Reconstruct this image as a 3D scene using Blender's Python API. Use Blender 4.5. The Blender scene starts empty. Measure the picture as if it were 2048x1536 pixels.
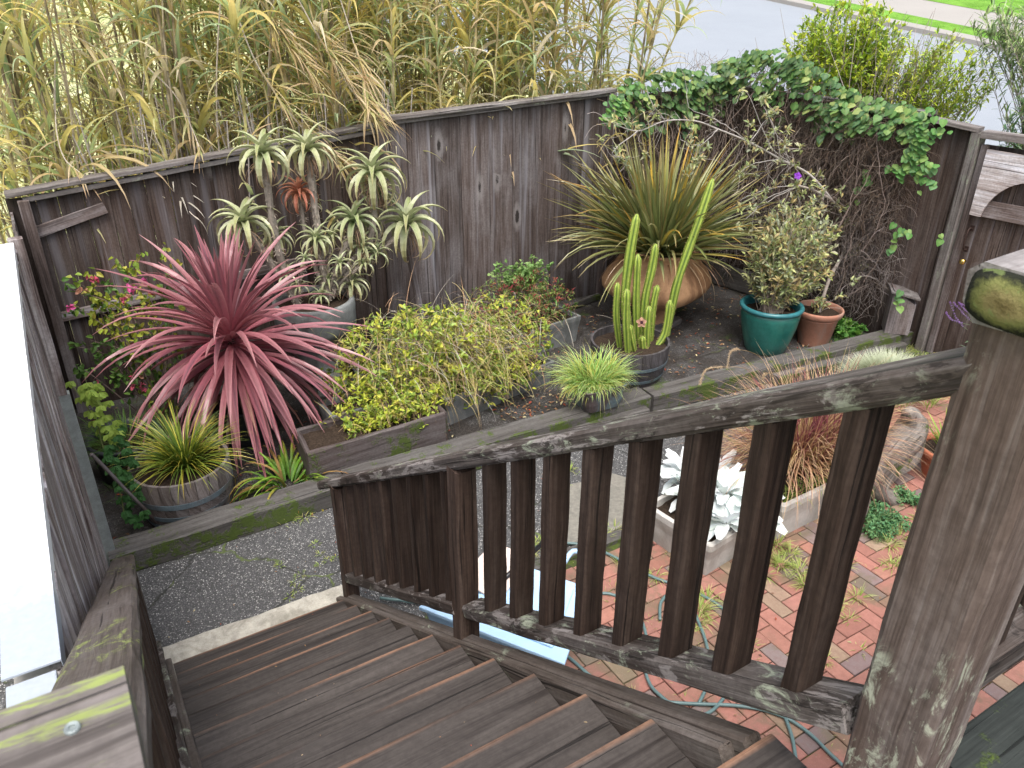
import bpy, math, random
import numpy as np
from mathutils import Vector, Matrix, noise as mnoise
R_ = math.radians
rnd = random.Random(7)
SC = bpy.context.scene
COL = SC.collection

# ------------------------------------------------------------------ camera
CAM = Vector((-1.0452, -3.8166, 3.7301))
PITCH, YAW, ROLL, FPX = 0.477948, 0.544033, -0.003927, 1556.88
_f = Vector((math.sin(YAW)*math.cos(PITCH), math.cos(YAW)*math.cos(PITCH), -math.sin(PITCH)))
_r = Vector((math.cos(YAW), -math.sin(YAW), 0))
_d = _f.cross(_r)
RIGHT = math.cos(ROLL)*_r + math.sin(ROLL)*_d
DOWN = -math.sin(ROLL)*_r + math.cos(ROLL)*_d
cd = bpy.data.cameras.new('camera'); cam = bpy.data.objects.new('camera', cd); COL.objects.link(cam)
cd.sensor_width = 36; cd.lens = 36*FPX/2048; cd.clip_start = .05; cd.clip_end = 600
cd.dof.use_dof = True; cd.dof.focus_distance = 5.5; cd.dof.aperture_fstop = 15
m = Matrix((RIGHT, -DOWN, -_f)).transposed().to_4x4(); m.translation = CAM
cam.matrix_world = m; SC.camera = cam

def ray(px, py):
    return (RIGHT*((px-1024)/FPX) + DOWN*((py-768)/FPX) + _f)
def P(px, py, X=None, Y=None, Z=None):
    """photo point -> point of the place, on the plane X=, Y= or Z="""
    d = ray(px, py)
    if X is not None: t = (X-CAM.x)/d.x
    elif Y is not None: t = (Y-CAM.y)/d.y
    else: t = (Z-CAM.z)/d.z
    return CAM + d*t

# ------------------------------------------------------------------ light
SUN_EL, SUN_AZ = R_(66), R_(-150)      # soft high light from the left, behind the camera
w = bpy.data.worlds.new('World'); SC.world = w; w.use_nodes = True
nt = w.node_tree; bg = nt.nodes['Background']
sky = nt.nodes.new('ShaderNodeTexSky'); sky.sky_type = 'NISHITA'; sky.sun_disc = False
sky.sun_elevation = SUN_EL; sky.sun_rotation = SUN_AZ
sky.air_density = 1.0; sky.dust_density = 6.0; sky.ozone_density = 1.0
hs = nt.nodes.new('ShaderNodeHueSaturation'); hs.inputs['Saturation'].default_value = .55
nt.links.new(sky.outputs[0], hs.inputs['Color']); nt.links.new(hs.outputs[0], bg.inputs['Color'])
bg.inputs['Strength'].default_value = 0.15
sd = bpy.data.lights.new('sun', 'SUN'); sun = bpy.data.objects.new('sun', sd); COL.objects.link(sun)
sd.energy = 1.2; sd.angle = R_(32); sd.color = (1.0, .965, .91)
sdir = Vector((math.sin(SUN_AZ)*math.cos(SUN_EL), math.cos(SUN_AZ)*math.cos(SUN_EL), math.sin(SUN_EL)))
sun.rotation_euler = sdir.to_track_quat('Z', 'Y').to_euler(); sun.location = (0, 0, 20)
SC.view_settings.view_transform = 'Standard'; SC.view_settings.look = 'None'
SC.view_settings.exposure = 0.97; SC.view_settings.gamma = 1; SC.view_settings.use_curve_mapping = False

# ------------------------------------------------------------------ object helpers
def tag(o, label=None, cat=None, group=None, kind=None):
    if label: o['label'] = label
    if cat: o['category'] = cat
    if group: o['group'] = group
    if kind: o['kind'] = kind
    return o
def empty(name, loc=(0, 0, 0), label=None, cat=None, group=None, kind=None):
    o = bpy.data.objects.new(name, None); COL.objects.link(o); o.location = loc
    o.empty_display_size = .1
    return tag(o, label, cat, group, kind)

class MB:
    """collects shapes, then links them as one mesh object"""
    def __init__(s): s.v = []; s.f = []; s.c = []; s.g = []
    def add(s, vs, fs, col=(1, 1, 1), gc=None):
        b = len(s.v); s.v += [tuple(v) for v in vs]
        s.f += [tuple(b+i for i in f) for f in fs]
        if len(vs) and isinstance(col, list): s.c += col
        else: s.c += [col]*len(vs)
        s.g += gc if gc else [tuple(v) for v in vs]
    def build(s, name, mat, parent=None, smooth=False, bevel=0, loc=None):
        me = bpy.data.meshes.new(name)
        L = Vector(loc) if loc else Vector((0, 0, 0))
        off = parent_world(parent) if parent is not None else L
        vs = [(a-off.x, b-off.y, c-off.z) for a, b, c in s.v]
        me.from_pydata(vs, [], s.f); me.update()
        at = me.attributes.new('Col', 'FLOAT_COLOR', 'POINT')
        at.data.foreach_set('color', np.array([(c[0], c[1], c[2], 1) for c in s.c], dtype=np.float32).ravel())
        at = me.attributes.new('gc', 'FLOAT_VECTOR', 'POINT')
        at.data.foreach_set('vector', np.array(s.g, dtype=np.float32).ravel())
        if smooth: me.polygons.foreach_set('use_smooth', [True]*len(me.polygons))
        me.materials.append(mat)
        o = bpy.data.objects.new(name, me); COL.objects.link(o)
        if parent is not None: o.parent = parent
        else: o.location = off
        if bevel:
            bm = o.modifiers.new('bevel', 'BEVEL'); bm.width = bevel; bm.segments = 2; bm.limit_method = 'ANGLE'
        return o
def parent_world(p):
    t = Vector(p.location)
    while p.parent is not None: p = p.parent; t += Vector(p.location)
    return t

def beam(mb, p0, p1, w, h, up=(0, 0, 1), ch=.004, segs=1, jit=0, tint=None, taper=1, seed=None, ring=None):
    """squared timber from p0 to p1 with chamfered edges; w across, h along up"""
    p0 = Vector(p0); p1 = Vector(p1); d = (p1-p0); L = d.length; d.normalize()
    up = Vector(up); side = d.cross(up).normalized(); up2 = side.cross(d).normalized()
    a, b = w/2, h/2; c = min(ch, a*.5, b*.5)
    prof = [(-a+c, -b), (a-c, -b), (a, -b+c), (a, b-c), (a-c, b), (-a+c, b), (-a, b-c), (-a, -b+c)]
    o = (rnd.random()*40, rnd.random()*40, rnd.random()*40)
    t = tint if tint is not None else .82+.36*rnd.random()
    vs = []; gs = []
    for i in range(segs+1):
        q = p0+d*(L*i/segs); k = 1+(taper-1)*i/segs
        for j, (u, v) in enumerate(prof):
            ju = jv = 0
            if jit:
                n = mnoise.noise_vector(Vector((o[0]+i*L/segs*3.1, o[1]+j*.7, o[2])))
                n2 = mnoise.noise_vector(Vector((o[0]+i*L/segs*17., o[1]+j*2.7, o[2]+9)))
                ju = (n.x+.5*n2.x)*jit; jv = (n.y+.5*n2.y)*jit
            vs.append(q+side*(u*k+ju)+up2*(v*k+jv)); gs.append((o[0]+L*i/segs, o[1]+u, o[2]+v))
    fs = []
    for i in range(segs):
        for j in range(8):
            k = (j+1) % 8; fs.append((i*8+j, i*8+k, (i+1)*8+k, (i+1)*8+j))
    fs.append(tuple(range(7, -1, -1))); fs.append(tuple(segs*8+j for j in range(8)))
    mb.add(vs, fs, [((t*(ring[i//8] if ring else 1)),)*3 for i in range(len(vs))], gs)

def box(mb, x0, y0, z0, x1, y1, z1, col=(1, 1, 1)):
    vs = [(x0, y0, z0), (x1, y0, z0), (x1, y1, z0), (x0, y1, z0), (x0, y0, z1), (x1, y0, z1), (x1, y1, z1), (x0, y1, z1)]
    mb.add(vs, [(0, 3, 2, 1), (4, 5, 6, 7), (0, 1, 5, 4), (1, 2, 6, 5), (2, 3, 7, 6), (3, 0, 4, 7)], col)

def tube(mb, pts, rad, n=6, col=(1, 1, 1), cap=True, col2=None):
    pts = [Vector(p) for p in pts]
    vs = []; fs = []; cs = []; gs = []; N = len(pts); s = 0
    for i, p in enumerate(pts):
        t = (pts[min(i+1, N-1)]-pts[max(i-1, 0)])
        if t.length < 1e-9: t = Vector((0, 0, 1))
        t.normalize()
        if i == 0: u = t.orthogonal().normalized()
        else: u = (u-t*u.dot(t)).normalized(); s += (p-pts[i-1]).length
        v = t.cross(u)
        r = rad[i] if isinstance(rad, (list, tuple)) else rad
        k = i/(N-1)
        cc = col if col2 is None else tuple(col[j]*(1-k)+col2[j]*k for j in range(3))
        for j in range(n):
            a = 2*math.pi*j/n
            vs.append(p+u*(math.cos(a)*r)+v*(math.sin(a)*r)); cs.append(cc); gs.append((s, a*r, r))
    for i in range(N-1):
        for j in range(n):
            k = (j+1) % n; fs.append((i*n+j, i*n+k, (i+1)*n+k, (i+1)*n+j))
    if cap: fs.append(tuple(range(n-1, -1, -1))); fs.append(tuple((N-1)*n+j for j in range(n)))
    mb.add(vs, fs, cs, gs)

def smooth_path(pts, k=6):
    pts = [Vector(p) for p in pts]; out = []
    for i in range(len(pts)-1):
        p0 = pts[max(i-1, 0)]; p1 = pts[i]; p2 = pts[i+1]; p3 = pts[min(i+2, len(pts)-1)]
        for j in range(k):
            t = j/k
            out.append(.5*((2*p1)+(p2-p0)*t+(2*p0-5*p1+4*p2-p3)*t*t+(3*p1-p0-3*p2+p3)*t**3))
    out.append(pts[-1]); return out

def mix(a, b, t): return tuple(a[i]*(1-t)+b[i]*t for i in range(3))
def vary(c, s=.15, r=rnd):
    k = 1+s*(2*r.random()-1); return tuple(max(0, x*k*(1+.06*(r.random()-.5))) for x in c)

def strap(mb, p, az, el, L, w, droop, cols, seg=7, fold=.25, wid=None, pw=1.4, edge=None, twist=0):
    """one strap leaf: cols are the colours from base to tip, droop bends it down"""
    p = Vector(p); vs = []; cs = []; fs = []
    side0 = Vector((-math.sin(az), math.cos(az), 0))
    for i in range(seg+1):
        t = i/seg; e = el-droop*t**pw
        d = Vector((math.cos(az)*math.cos(e), math.sin(az)*math.cos(e), math.sin(e)))
        if i: p = p+d*(L/seg)
        n = side0.cross(d)*-1
        tw = twist*t; side = side0*math.cos(tw)+n*math.sin(tw); nn = n*math.cos(tw)-side0*math.sin(tw)
        k = wid(t) if wid else min(1, .5+3*t)*(1-t**2.2)
        k = max(k, .03)*w/2
        x = t*(len(cols)-1); j = min(int(x), len(cols)-2); c = mix(cols[j], cols[j+1], x-j)
        ce = mix(c, edge, .7) if edge else c
        vs += [p-side*k+nn*(fold*k), p-nn*(fold*k*.5), p+side*k+nn*(fold*k)]; cs += [ce, c, ce]
    for i in range(seg):
        a = i*3; fs += [(a, a+1, a+4, a+3), (a+1, a+2, a+5, a+4)]
    mb.add(vs, fs, cs)
    return p

def leaf(mb, p, d, up, L, w, col, tipcol=None, cup=.2):
    """small pointed leaf, folded on its midrib and bent at the tip"""
    d = d.normalized(); s = d.cross(up)
    if s.length < 1e-4: s = d.orthogonal()
    s.normalize(); n = s.cross(d)
    q = [p, p+d*L*.35-s*w*.5+n*cup*w, p+d*L*.35+s*w*.5+n*cup*w, p+d*L*.4, p+d*L*.75-s*w*.33, p+d*L*.75+s*w*.33, p+d*L*.75-n*.12*w, p+d*L-n*L*.12]
    c2 = tipcol or col
    mb.add(q, [(0, 3, 1), (0, 2, 3), (1, 3, 6, 4), (3, 2, 5, 6), (4, 6, 7), (6, 5, 7)], [col]*4+[mix(col, c2, .5)]*3+[c2])

def rvec(r=rnd):
    while 1:
        v = Vector((r.uniform(-1, 1), r.uniform(-1, 1), r.uniform(-1, 1)))
        if .05 < v.length < 1: return v.normalized()

def lathe(mb, prof, c, n=40, col=(1, 1, 1), sq=2.0, rot=0, cols=None):
    """turned shape; sq>2 squares the plan off"""
    vs = []; cs = []; gs = []
    for i, (r, z) in enumerate(prof):
        for j in range(n):
            a = 2*math.pi*j/n
            k = 1.0
            if sq != 2: k = (abs(math.cos(a))**sq+abs(math.sin(a))**sq)**(-1/sq)
            x, y = r*k*math.cos(a), r*k*math.sin(a)
            vs.append((c[0]+x*math.cos(rot)-y*math.sin(rot), c[1]+x*math.sin(rot)+y*math.cos(rot), c[2]+z))
            cs.append(cols[i] if cols else col); gs.append((z, a*r, 0))
    fs = []
    for i in range(len(prof)-1):
        for j in range(n):
            k = (j+1) % n; fs.append((i*n+j, i*n+k, (i+1)*n+k, (i+1)*n+j))
    mb.add(vs, fs, cs, gs)

# ------------------------------------------------------------------ materials
class NT:
    def __init__(s, name):
        s.m = bpy.data.materials.new(name); s.m.use_nodes = True; s.t = s.m.node_tree
        s.b = s.t.nodes['Principled BSDF']; s.out = s.t.nodes['Material Output']
    def n(s, typ, **kw):
        nd = s.t.nodes.new(typ)
        for k, v in kw.items():
            if k.startswith('_'): setattr(nd, k[1:], v)
        return nd
    def l(s, a, b): s.t.links.new(a, b)
    def val(s, sock, v):
        if isinstance(v, (int, float)): sock.default_value = v
        elif isinstance(v, tuple): sock.default_value = v if len(v) == len(sock.default_value) else v+(1,)
        else: s.l(v, sock)
    def attr(s, name, out='Color'):
        a = s.n('ShaderNodeAttribute'); a.attribute_name = name; return a.outputs[out]
    def mapv(s, vec, sc, loc=(0, 0, 0)):
        a = s.n('ShaderNodeMapping'); s.l(vec, a.inputs['Vector'])
        a.inputs['Scale'].default_value = sc; a.inputs['Location'].default_value = loc; return a.outputs[0]
    def noise(s, vec, scale=1, detail=4, rough=.6, dist=0, out=0):
        a = s.n('ShaderNodeTexNoise'); s.l(vec, a.inputs['Vector'])
        a.inputs['Scale'].default_value = scale; a.inputs['Detail'].default_value = detail
        a.inputs['Roughness'].default_value = rough; a.inputs['Distortion'].default_value = dist; return a.outputs[out]
    def vor(s, vec, scale=1, feature='F1', out='Distance', rand=1):
        a = s.n('ShaderNodeTexVoronoi'); a.feature = feature; s.l(vec, a.inputs['Vector'])
        a.inputs['Scale'].default_value = scale; a.inputs['Randomness'].default_value = rand; return a.outputs[out]
    def ramp(s, f, stops):
        a = s.n('ShaderNodeValToRGB'); s.val(a.inputs[0], f); e = a.color_ramp.elements
        for i, (p, c) in enumerate(stops):
            if i > 1: e.new(p)
            e[i].position = p; e[i].color = tuple(c)+(1,) if len(c) == 3 else c
        return a.outputs[0]
    def rng(s, f, a0, a1, b0=0., b1=1.):
        a = s.n('ShaderNodeMapRange'); a.interpolation_type = 'SMOOTHSTEP'; s.val(a.inputs['Value'], f)
        a.inputs['From Min'].default_value = a0; a.inputs['From Max'].default_value = a1
        a.inputs['To Min'].default_value = b0; a.inputs['To Max'].default_value = b1; return a.outputs['Result']
    def mixc(s, f, a, b, mode='MIX'):
        x = s.n('ShaderNodeMix'); x.data_type = 'RGBA'; x.blend_type = mode
        s.val(x.inputs[0], f); s.val(x.inputs[6], a); s.val(x.inputs[7], b); return x.outputs[2]
    def math(s, op, a, b=0., c=0.):
        x = s.n('ShaderNodeMath'); x.operation = op; s.val(x.inputs[0], a); s.val(x.inputs[1], b); s.val(x.inputs[2], c); return x.outputs[0]
    def sep(s, v):
        x = s.n('ShaderNodeSeparateXYZ'); s.l(v, x.inputs[0]); return x.outputs
    def obj(s): return s.n('ShaderNodeTexCoord').outputs['Object']
    def pos(s): return s.n('ShaderNodeNewGeometry').outputs['Position']
    def normal(s): return s.n('ShaderNodeNewGeometry').outputs['Normal']
    def bump(s, h, strength=.3, dist=.005):
        x = s.n('ShaderNodeBump'); x.inputs['Strength'].default_value = strength; x.inputs['Distance'].default_value = dist
        s.l(h, x.inputs['Height']); s.l(x.outputs[0], s.b.inputs['Normal'])
    def fin(s, col, rough=.7, spec=.3, metal=0):
        s.val(s.b.inputs['Base Color'], col); s.val(s.b.inputs['Roughness'], rough)
        s.b.inputs['Specular IOR Level'].default_value = spec; s.val(s.b.inputs['Metallic'], metal); return s.m

def wood(name, dark, mid, grey, greyamt=.5, knots=0., lichen=0., lst=(7, 18, 18), lichcol=(.45, .5, .38), moss=0., rough=.75, spec=.25, bump=.5, nose=None, streak=0., fine=1.0, bleach=0., ringamt=.35):
    s = NT(name); gc = s.attr('gc', 'Vector')
    warp = s.noise(s.mapv(gc, (1.6, 5, 5)), 1, 3, .5, 0, 1)
    gw = s.n('ShaderNodeVectorMath'); gw.operation = 'MULTIPLY_ADD'; s.l(warp, gw.inputs[0]); gw.inputs[1].default_value = (.02, .02, .02); s.l(gc, gw.inputs[2])
    g = gw.outputs[0]
    f1 = s.noise(s.mapv(g, (.9, 22, 22)), 1, 5, .62, .3)
    f2 = s.noise(s.mapv(g, (3.5, 130*fine, 130*fine)), 1, 3, .6)
    f3 = s.noise(s.mapv(gc, (1.3, 3.4, 3.4), (5, 3, 1)), 1, 4, .6, .4)
    f4 = s.noise(gc, 45, 4, .7)
    k = s.math('ADD', s.math('MULTIPLY', f1, .6), s.math('MULTIPLY', f2, .4))
    c = s.ramp(k, [(.36, dark), (.5, mid), (.66, mix(mid, grey, .55))])
    gm = s.math('MULTIPLY', s.rng(f3, .42, .68), greyamt)
    c = s.mixc(gm, c, s.ramp(k, [(.34, mix(dark, grey, .4)), (.6, grey)]))
    c = s.mixc(s.rng(f4, .35, .7, .0, .35), c, dark)
    if streak:
        st = s.noise(s.mapv(gc, (.35, 9, 9), (9, 9, 9)), 1, 3, .6)
        c = s.mixc(s.math('MULTIPLY', s.rng(st, .52, .72), streak), c, mix(grey, (.42, .43, .5), .6))
    crack = s.noise(s.mapv(g, (.7, 60, 60), (3, 1, 7)), 1, 2, .5)
    ck = s.rng(crack, .30, .36, 1., 0.)
    c = s.mixc(s.math('MULTIPLY', ck, .75), c, tuple(x*.25 for x in dark))
    h = s.math('ADD', s.math('MULTIPLY', f2, .5), s.math('ADD', s.math('MULTIPLY', f1, .6), s.math('MULTIPLY', ck, -.8)))
    if bleach:
        bl = s.noise(s.mapv(gc, (5, 22, 22), (2, 7, 1)), 1, 6, .72, .8); bm = s.noise(gc, 3.1, 2, .5)
        c = s.mixc(s.math('MULTIPLY', s.math('MULTIPLY', s.rng(bl, .53, .58), s.rng(bm, .38, .52)), bleach), c, (.27, .245, .235))
        bd = s.noise(s.mapv(gc, (3, 14, 14), (8, 1, 1)), 1, 6, .72, .8)
        c = s.mixc(s.math('MULTIPLY', s.rng(bd, .55, .60), .8), c, (.018, .014, .012))
    tint = s.attr('Col')
    c = s.mixc(1., c, tint, 'MULTIPLY')
    if knots:
        mp = s.mapv(gc, (1.5, 4.6, 0.01), (0, .5, 0))
        d = s.vor(mp, 1, 'F1', 'Distance'); rc = s.sep(s.vor(mp, 1, 'F1', 'Color'))[0]
        sp = s.rng(rc, 1-knots, 1-knots+.01)
        dd = s.math('ADD', d, s.math('MULTIPLY', s.math('SUBTRACT', f4, .5), .12))
        ring = s.math('MULTIPLY', s.rng(dd, .17, .34, 1., 0.), sp)
        core = s.math('MULTIPLY', s.rng(dd, .10, .15, 1., 0.), sp)
        c = s.mixc(s.math('MULTIPLY', ring, ringamt), c, mix(grey, (.4, .38, .38), .6))
        c = s.mixc(s.math('MULTIPLY', core, .9), c, tuple(x*.35 for x in dark))
        h = s.math('SUBTRACT', h, s.math('MULTIPLY', core, .6))
    if nose is not None:
        y = s.sep(s.attr('nose', 'Vector'))[0] if False else s.sep(s.pos())[1]
    if lichen:
        a = s.noise(s.mapv(gc, lst), 1, 7, .78, .6); b = s.noise(gc, 2.3, 2, .5)
        mk = s.math('MULTIPLY', s.rng(a, .53, .64), s.rng(b, .62-lichen*.3, .70-lichen*.3))
        c = s.mixc(s.math('MULTIPLY', mk, .85), c, s.mixc(s.noise(gc, 30, 2), lichcol, tuple(x*.6 for x in lichcol)))
    if moss:
        a = s.noise(s.pos(), 5, 5, .7); b = s.noise(s.pos(), 60, 3, .7)
        nz = s.sep(s.normal())
        fr = s.rng(s.sep(s.normal())[1], -.3, -.8, 0, .07)
        mk = s.math('MULTIPLY', s.rng(s.math('ADD', s.math('ADD', s.math('MULTIPLY', a, .8), s.math('MULTIPLY', b, .2)), fr), .61-moss*.16, .70-moss*.16), 1.)
        c = s.mixc(s.math('MULTIPLY', mk, .9), c, s.mixc(b, (.03, .05, .008), (.085, .125, .018)))
        h = s.math('ADD', h, mk)
    s.bump(h, bump, .006)
    return s.fin(c, s.rng(f1, .3, .7, rough-.12, rough+.1), spec)

def leafmat(name, rough=.5, trans=.3, spec=.35, mott=.25, sc=40, pale=0):
    s = NT(name); c = s.attr('Col')
    if pale: c = s.mixc(pale, c, (.78, .76, .66))
    f = s.noise(s.obj(), sc, 3, .6)
    c2 = s.mixc(s.rng(f, .3, .7, 0, mott), c, (.5, .5, .5), 'MULTIPLY')
    s.fin(c2, rough, spec)
    tr = s.n('ShaderNodeBsdfTranslucent'); s.l(c2, tr.inputs[0])
    mx = s.n('ShaderNodeMixShader'); mx.inputs[0].default_value = trans
    s.l(s.b.outputs[0], mx.inputs[1]); s.l(tr.outputs[0], mx.inputs[2]); s.l(mx.outputs[0], s.out.inputs[0])
    return s.m
def plain(name, base, var=.2, sc=12, rough=.7, spec=.3, metal=0, bump=.2, usecol=False, dirt=None, dirtamt=.5):
    s = NT(name); o = s.obj(); a = s.noise(o, sc, 6, .65); b = s.noise(o, sc*9, 4, .7)
    bc = s.attr('Col') if usecol else base
    k = s.math('ADD', s.math('MULTIPLY', a, .6), s.math('MULTIPLY', b, .4))
    c = s.mixc(s.rng(k, .3, .7, 0, 1), s.mixc(1., bc, (1-var,)*3, 'MULTIPLY'), s.mixc(1., bc, (1+var*.8,)*3, 'MULTIPLY'))
    if dirt:
        d = s.noise(s.mapv(o, (1, 1, .5)), sc*.35, 5, .7, .5)
        c = s.mixc(s.math('MULTIPLY', s.rng(d, .45, .65), dirtamt), c, dirt)
    s.bump(k, bump, .004)
    return s.fin(c, rough, spec, metal)

M = {}
M['fence'] = wood('weathered_fence_wood', (0.036, 0.026, 0.023), (0.104, 0.08, 0.073), (0.25, 0.23, 0.235), .75, knots=.20, streak=.5, bump=.5)
M['fence_dark'] = wood('brown_fence_wood', (0.028, 0.018, 0.014), (0.08, 0.055, 0.046), (0.17, 0.145, 0.135), .5, knots=.08, streak=.35, bump=.5)
M['cap'] = wood('grey_cap_wood', (0.0600, 0.0504, 0.0480), (0.1560, 0.1380, 0.1320), (0.3240, 0.3120, 0.3120), .7, lichen=.25, bump=.8)
M['rail'] = wood('dark_rail_wood', (0.02, 0.014, 0.012), (0.06, 0.046, 0.04), (0.22, 0.2, 0.19), .55, lichen=.5, bump=.9, bleach=.8)
M['baluster'] = wood('dark_baluster_wood', (0.012, 0.007, 0.0055), (0.042, 0.026, 0.0195), (0.105, 0.078, 0.065), .4, bump=.8)
M['post'] = wood('grey_brown_post_wood', (0.04, 0.027, 0.022), (0.11, 0.08, 0.068), (0.235, 0.205, 0.195), .7, lichen=.55, lichcol=(.5, .53, .42), bump=.8)
M['lrail'] = wood('worn_rail_wood', (.032, .024, .021), (.085, .068, .061), (.14, .125, .12), .6, lichen=.3, lichcol=(.30, .36, .10), bump=.7)
M['nearcap'] = wood('mossy_cap_wood', (.045, .038, .035), (.13, .115, .108), (.2, .18, .175), .5, lichen=1.1, lst=(5, 46, 46), lichcol=(.30, .37, .10), bump=.7)
M['tread'] = wood('stair_tread_wood', (0.021, 0.017, 0.0155), (0.053, 0.045, 0.041), (0.095, 0.083, 0.077), .5, knots=.10, bump=.5, rough=.6, spec=.3, fine=.9, ringamt=.05)
M['stringer'] = wood('stair_stringer_wood', (0.0385, 0.0286, 0.0231), (0.1045, 0.0847, 0.0726), (0.1980, 0.1760, 0.1650), .6, lichen=.1, bump=.7)
M['timber'] = wood('edging_timber_wood', (0.0420, 0.0378, 0.0347), (0.0966, 0.0893, 0.0840), (0.1575, 0.1522, 0.1470), .6, moss=.45, bump=.7)
M['ledge'] = wood('landing_deck_wood', (.014, .017, .016), (.030, .036, .034), (.05, .055, .052), .5, moss=.15, bump=.4)
M['sidewall'] = wood('rough_side_board_wood', (0.05, 0.033, 0.03), (0.22, 0.175, 0.165), (0.62, 0.59, 0.6), .8, streak=.6, bump=1.0)
M['trough'] = wood('old_trough_wood', (.035, .024, .022), (.095, .075, .072), (.16, .15, .15), .5, moss=.15, bump=.8)
M['barrel'] = wood('barrel_stave_wood', (.07, .055, .05), (.16, .135, .125), (.28, .26, .26), .7, bump=.5)
M['drift'] = wood('driftwood', (.06, .05, .042), (.17, .145, .125), (.32, .30, .28), .7, moss=.12, bump=1.0)
M['leaf'] = leafmat('leaf', .5, .35)
M['reed'] = leafmat('reed_leaf', .5, .55, .3, .10, 14, .16)
M['glossleaf'] = leafmat('strap_leaf', .32, .2, .5, .2, 25)
M['wool'] = leafmat('felted_leaf', .9, .15, .05, .08, 20)
M['stem'] = plain('stem_bark', (.2, .17, .14), .35, 30, .8, usecol=True, bump=.5)
M['cactus'] = plain('cactus_skin', (.2, .3, .05), .2, 20, .5, usecol=True, bump=.3)
M['soil'] = plain('soil', (.042, .030, .022), .7, 60, .95, .1, bump=1.0)
M['concrete'] = plain('grey_concrete', (.19, .20, .20), .3, 10, .85, dirt=(.08, .085, .08), dirtamt=.6, bump=.5)
M['palecon'] = plain('pale_concrete', (.47, .455, .43), .18, 9, .8, dirt=(.22, .20, .17), dirtamt=.5, bump=.3)
M['kerb'] = plain('kerb_concrete', (.42, .40, .35), .3, 14, .9, dirt=(.14, .13, .10), dirtamt=.5, bump=.6)
M['slab'] = plain('slab_concrete', (.20, .19, .165), .25, 30, .9, dirt=(.10, .10, .09), dirtamt=.4, bump=.4)
M['rust'] = plain('rust_brown_clay', (.46, .27, .145), .2, 6, .75, dirt=(.16, .075, .04), dirtamt=.7, bump=.25)
M['terracotta'] = plain('terracotta', (.36, .17, .115), .2, 12, .8, dirt=(.30, .22, .18), dirtamt=.6, bump=.2)
M['greenglaze'] = plain('green_glaze', (.020, .125, .105), .3, 8, .28, .5, dirt=(.04, .16, .12), dirtamt=.5, bump=.06)
M['blueglaze'] = plain('blue_green_rim_glaze', (.03, .15, .17), .3, 20, .3, .5, bump=.06)
M['copper'] = plain('patinated_copper', (.085, .065, .065), .3, 14, .45, .5, .3, dirt=(.16, .27, .30), dirtamt=.6, bump=.15)
M['hoop'] = plain('blue_grey_hoop_metal', (.16, .215, .25), .3, 14, .5, .5, .4, dirt=(.12, .05, .02), dirtamt=.45, bump=.2)
M['darktub'] = plain('dark_plastic_tub', (.035, .040, .045), .3, 8, .5, .4, bump=.1)
M['flash'] = None
def flashm():
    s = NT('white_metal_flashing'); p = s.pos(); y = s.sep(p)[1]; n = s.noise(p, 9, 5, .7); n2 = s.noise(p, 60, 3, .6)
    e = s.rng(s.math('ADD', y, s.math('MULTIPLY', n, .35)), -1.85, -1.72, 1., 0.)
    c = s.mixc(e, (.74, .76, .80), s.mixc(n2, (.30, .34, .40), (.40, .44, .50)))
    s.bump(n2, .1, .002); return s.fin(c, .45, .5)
M['flash'] = flashm()
M['galv'] = plain('galvanized_flashing', (.28, .31, .31), .25, 18, .5, .5, .3, dirt=(.24, .28, .27), dirtamt=.5, bump=.1)
M['hose'] = plain('green_grey_hose', (.10, .165, .165), .12, 30, .4, .5, bump=.05)
M['bin'] = plain('pale_blue_plastic', (.42, .62, .85), .08, 6, .35, .5, bump=.03)
M['card'] = plain('worn_cardboard', (.72, .60, .54), .08, 9, .8, .2, bump=.1)
M['black'] = plain('black_plastic', (.015, .015, .018), .1, 10, .35, .5, bump=.05)
M['iron'] = plain('rusty_iron', (.05, .03, .025), .3, 30, .7, .4, .5, bump=.4)
M['brass'] = plain('polished_brass', (.75, .55, .18), .1, 10, .18, .5, 1.0, bump=.02)
M['dry'] = leafmat('dry_stem', .8, .1, .1, .2, 30)

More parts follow.
